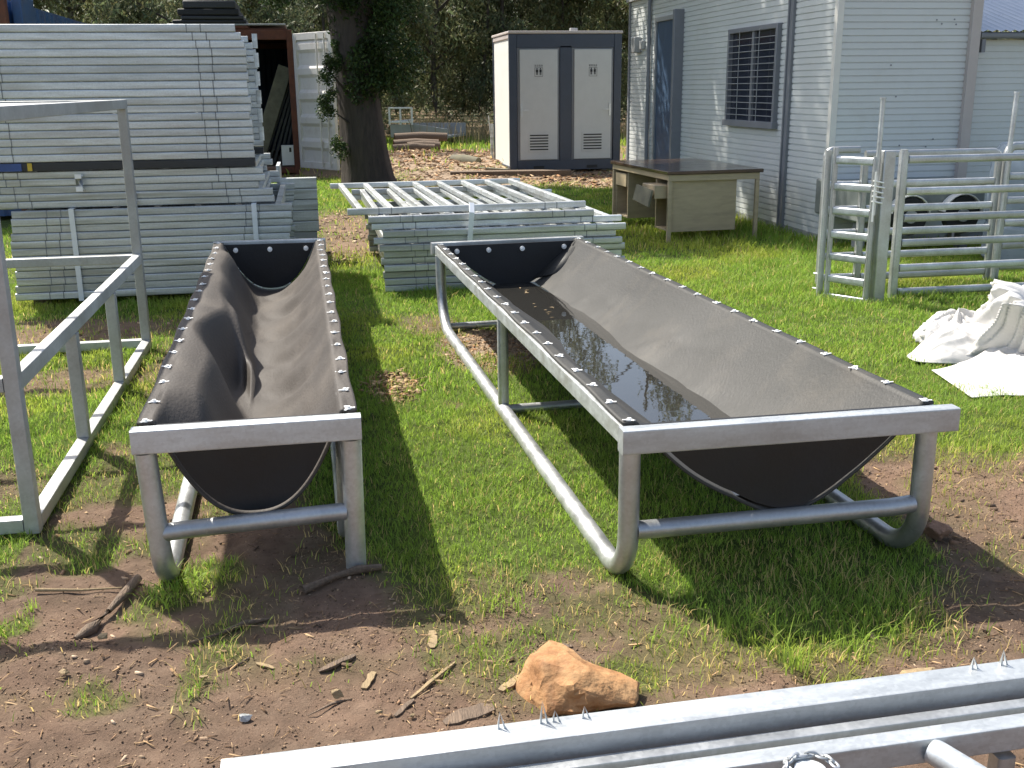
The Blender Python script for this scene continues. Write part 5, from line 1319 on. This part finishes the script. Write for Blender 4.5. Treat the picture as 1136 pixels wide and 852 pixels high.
for k, (x_, y_, s_) in enumerate(((-.012, 2.46, .034), (.165, 2.33, .016), (.085, 2.36, .017), (-.36, 2.62, .022), (-.24, 2.40, .03), (-.66, 2.9, .03), (-.73, 2.72, .024), (.30, 2.83, .02), (.15, 2.90, .018))):
    stone('pebble', (x_, y_, s_ * .25), (s_ * 1.3, s_, s_ * .8), M['wood_pale'] if k != 4 else M['grey_metal'], ['pale angular stone left of the small chips', 'round cream pebble near the foreground rail', 'white pebble near the foreground rail', 'small cream pebble on bare soil at left', 'blue-grey pebble on bare soil at left', 'cream pebble beside the dead branch', 'pale pebble on soil at far left', 'tiny pale pebble at the shadow edge', 'tiny cream pebble at the shadow edge'][k], 'pebble', seed=30 + k, pts=12, sub=0)
def stick(name, pts, r_, m_, label, cat='stick', flat=.6, seed=0):
    P0 = Vector(pts[0]); mb = MB(); n = len(pts)
    rad = [r_ * (.75 + .35 * math.sin(i * 2.1 + seed)) for i in range(n)]; rad[-1] *= .5; rad[0] *= .7
    frames_tube(mb, [Vector(q) - P0 for q in pts], rad, 8, .14, seed); o = mb.build(name, m_, smooth_deg=60); o.location = P0
    return tag(o, label, cat)
def gz(x, y): return float(ground_z(np.array([x]), np.array([y]))[0])
def sp(*q): return [(x, y, gz(x, y) + h) for x, y, h in q]
stick('dead_branch', sp((-.62, 3.27, .018), (-.645, 3.16, .022), (-.675, 3.06, .02), (-.71, 2.98, .012), (-.745, 2.93, .004)), .020, M['wood'], 'dark dead branch lying left of the small trough leg', 'branch', seed=1)
stick('bark_log', sp((-.10, 3.08, .014), (-.0, 3.11, .016), (.07, 3.13, .016), (.145, 3.15, .012)), .019, M['wood'], 'short rotten log in the shadow under the narrow trough', 'log', seed=2)
stick('thin_branch', sp((-.42, 2.83, .006), (-.34, 2.87, .008), (-.27, 2.91, .01), (-.2, 2.93, .005)), .009, M['wood'], 'thin dark branch on the bare soil below the narrow trough', seed=3)
stick('twig', sp((-.33, 2.67, .004), (-.27, 2.70, .006), (-.25, 2.735, .004)), .005, M['wood'], 'small bent twig at left on the soil', seed=4)
stick('twig', sp((-.09, 2.41, .004), (-.03, 2.44, .006), (.02, 2.45, .004)), .004, M['wood'], 'fine curved twig left of the foreground rail end', seed=5)
stick('twig', sp((-.92, 3.24, .012), (-.78, 3.22, .012), (-.66, 3.22, .012)), .008, M['wood_pale'], 'pale thin stick lying between the cage frame and narrow trough', seed=8)
plank('wood_chip', (.255, 2.66, .014), (.262, 2.76, .016), .026, .006, M['wood_pale'], 'upright-lying yellow wood chip at the shadow edge', 'wood chip')
plank('wood_splinter', (.17, 2.42, .012), (.305, 2.57, .018), .011, .007, M['wood_pale'], 'long pale splinter pointing to the narrow trough', 'wood chip')
plank('wood_splinter', (.125, 2.345, .01), (.178, 2.415, .012), .014, .006, M['wood'], 'brown splinter in line with the long pale one', 'wood chip')
plank('wood_chip', (.24, 2.30, .012), (.37, 2.33, .014), .05, .008, M['wood'], 'broad grey chip near the foreground rail', 'wood chip')
plank('wood_chip', (.055, 2.49, .01), (.085, 2.57, .012), .02, .006, M['wood_pale'], 'pale chip left of the long splinter', 'wood chip')
plank('wood_chip', (-.06, 2.60, .01), (.04, 2.66, .014), .02, .008, M['wood'], 'dark brown chip left of centre on the soil', 'wood chip')
plank('wood_chip', (-.23, 2.70, .01), (-.18, 2.67, .012), .014, .006, M['wood_pale'], 'small cream stick on the soil at left', 'wood chip')
plank('wood_chip', (.40, 2.40, .012), (.47, 2.455, .02), .022, .006, M['wood_pale'], 'tan chip leaning left of the orange rock', 'wood chip')
plank('wood_chip', (.56, 2.62, .012), (.64, 2.60, .014), .024, .006, M['wood'], 'brown chip above the orange rock', 'wood chip')
plank('wood_chip', (-.01, 2.26, .01), (.05, 2.21, .012), .022, .008, M['wood'], 'dark splintered chip by the left end of the foreground rail', 'wood chip')

def tuft(name, loc, n, h0, h1, wd, label, cat, spread, lean, seed, m_='grass', tint=(1, 1, 1)):
    g_ = np.random.default_rng(seed); mb = []
    VV = []; CC = []; FFq = []
    for k in range(n):
        a = g_.uniform(0, 6.28); h = g_.uniform(h0, h1); l = h * g_.uniform(.15, lean); bx, by = g_.normal(0, spread, 2)
        b = a + 1.57; wx, wy = math.cos(b) * wd / 2, math.sin(b) * wd / 2
        base = len(VV)
        for s_ in range(5):
            f_ = s_ / 4; x_ = bx + math.cos(a) * l * f_ ** 2; y_ = by + math.sin(a) * l * f_ ** 2; z_ = h * (f_ - .25 * f_ * f_ * lean); ww = 1 - f_ * .92
            VV += [(x_ - wx * ww, y_ - wy * ww, z_), (x_ + wx * ww, y_ + wy * ww, z_)]
            t_ = g_.uniform(.85, 1.15); CC += [(tint[0] * t_, tint[1] * t_, tint[2] * t_, 1)] * 2
        FFq += [(base + 2 * i, base + 2 * i + 1, base + 2 * i + 3, base + 2 * i + 2) for i in range(4)]
    o = np_mesh(name, np.array(VV), np.array(FFq), M[m_], colors=np.array(CC)); o.location = loc
    return tag(o, label, cat)
tuft('grass_tuft', (1.20, 2.36, 0), 26, .07, .19, .005, 'tall grass tuft rising behind the foreground panel', 'grass tuft', .03, .9, 1)
tuft('grass_tuft', (1.14, 2.60, 0), 12, .06, .16, .004, 'sparse tall stalks in the shade under the wide trough', 'grass tuft', .04, .8, 2)
tuft('weed', (-.47, 3.20, 0), 46, .03, .09, .008, 'leafy green weed growing round the left leg of the narrow trough', 'weed', .04, 1.3, 3)
tuft('weed', (-.52, 3.10, 0), 26, .02, .07, .007, 'low green weed in front of the narrow trough left leg', 'weed', .03, 1.3, 4)
tuft('grass_tuft', (-.90, 3.12, 0), 14, .03, .06, .005, 'small upright grass tuft on the soil at far left', 'grass tuft', .012, .6, 5)
tuft('grass_tuft', (-.95, 2.95, 0), 50, .02, .06, .005, 'bright green grass clump at the left edge', 'grass tuft', .04, 1.0, 6)
tuft('grass_tuft', (.52, 2.88, 0), 60, .03, .08, .004, 'spreading grass clump at the shadow edge between the troughs', 'grass tuft', .05, 1.3, 7)
tuft('grass_tuft', (1.55, 2.45, 0), 60, .03, .09, .005, 'green grass clump behind the foreground panel at right', 'grass tuft', .08, 1.0, 8)
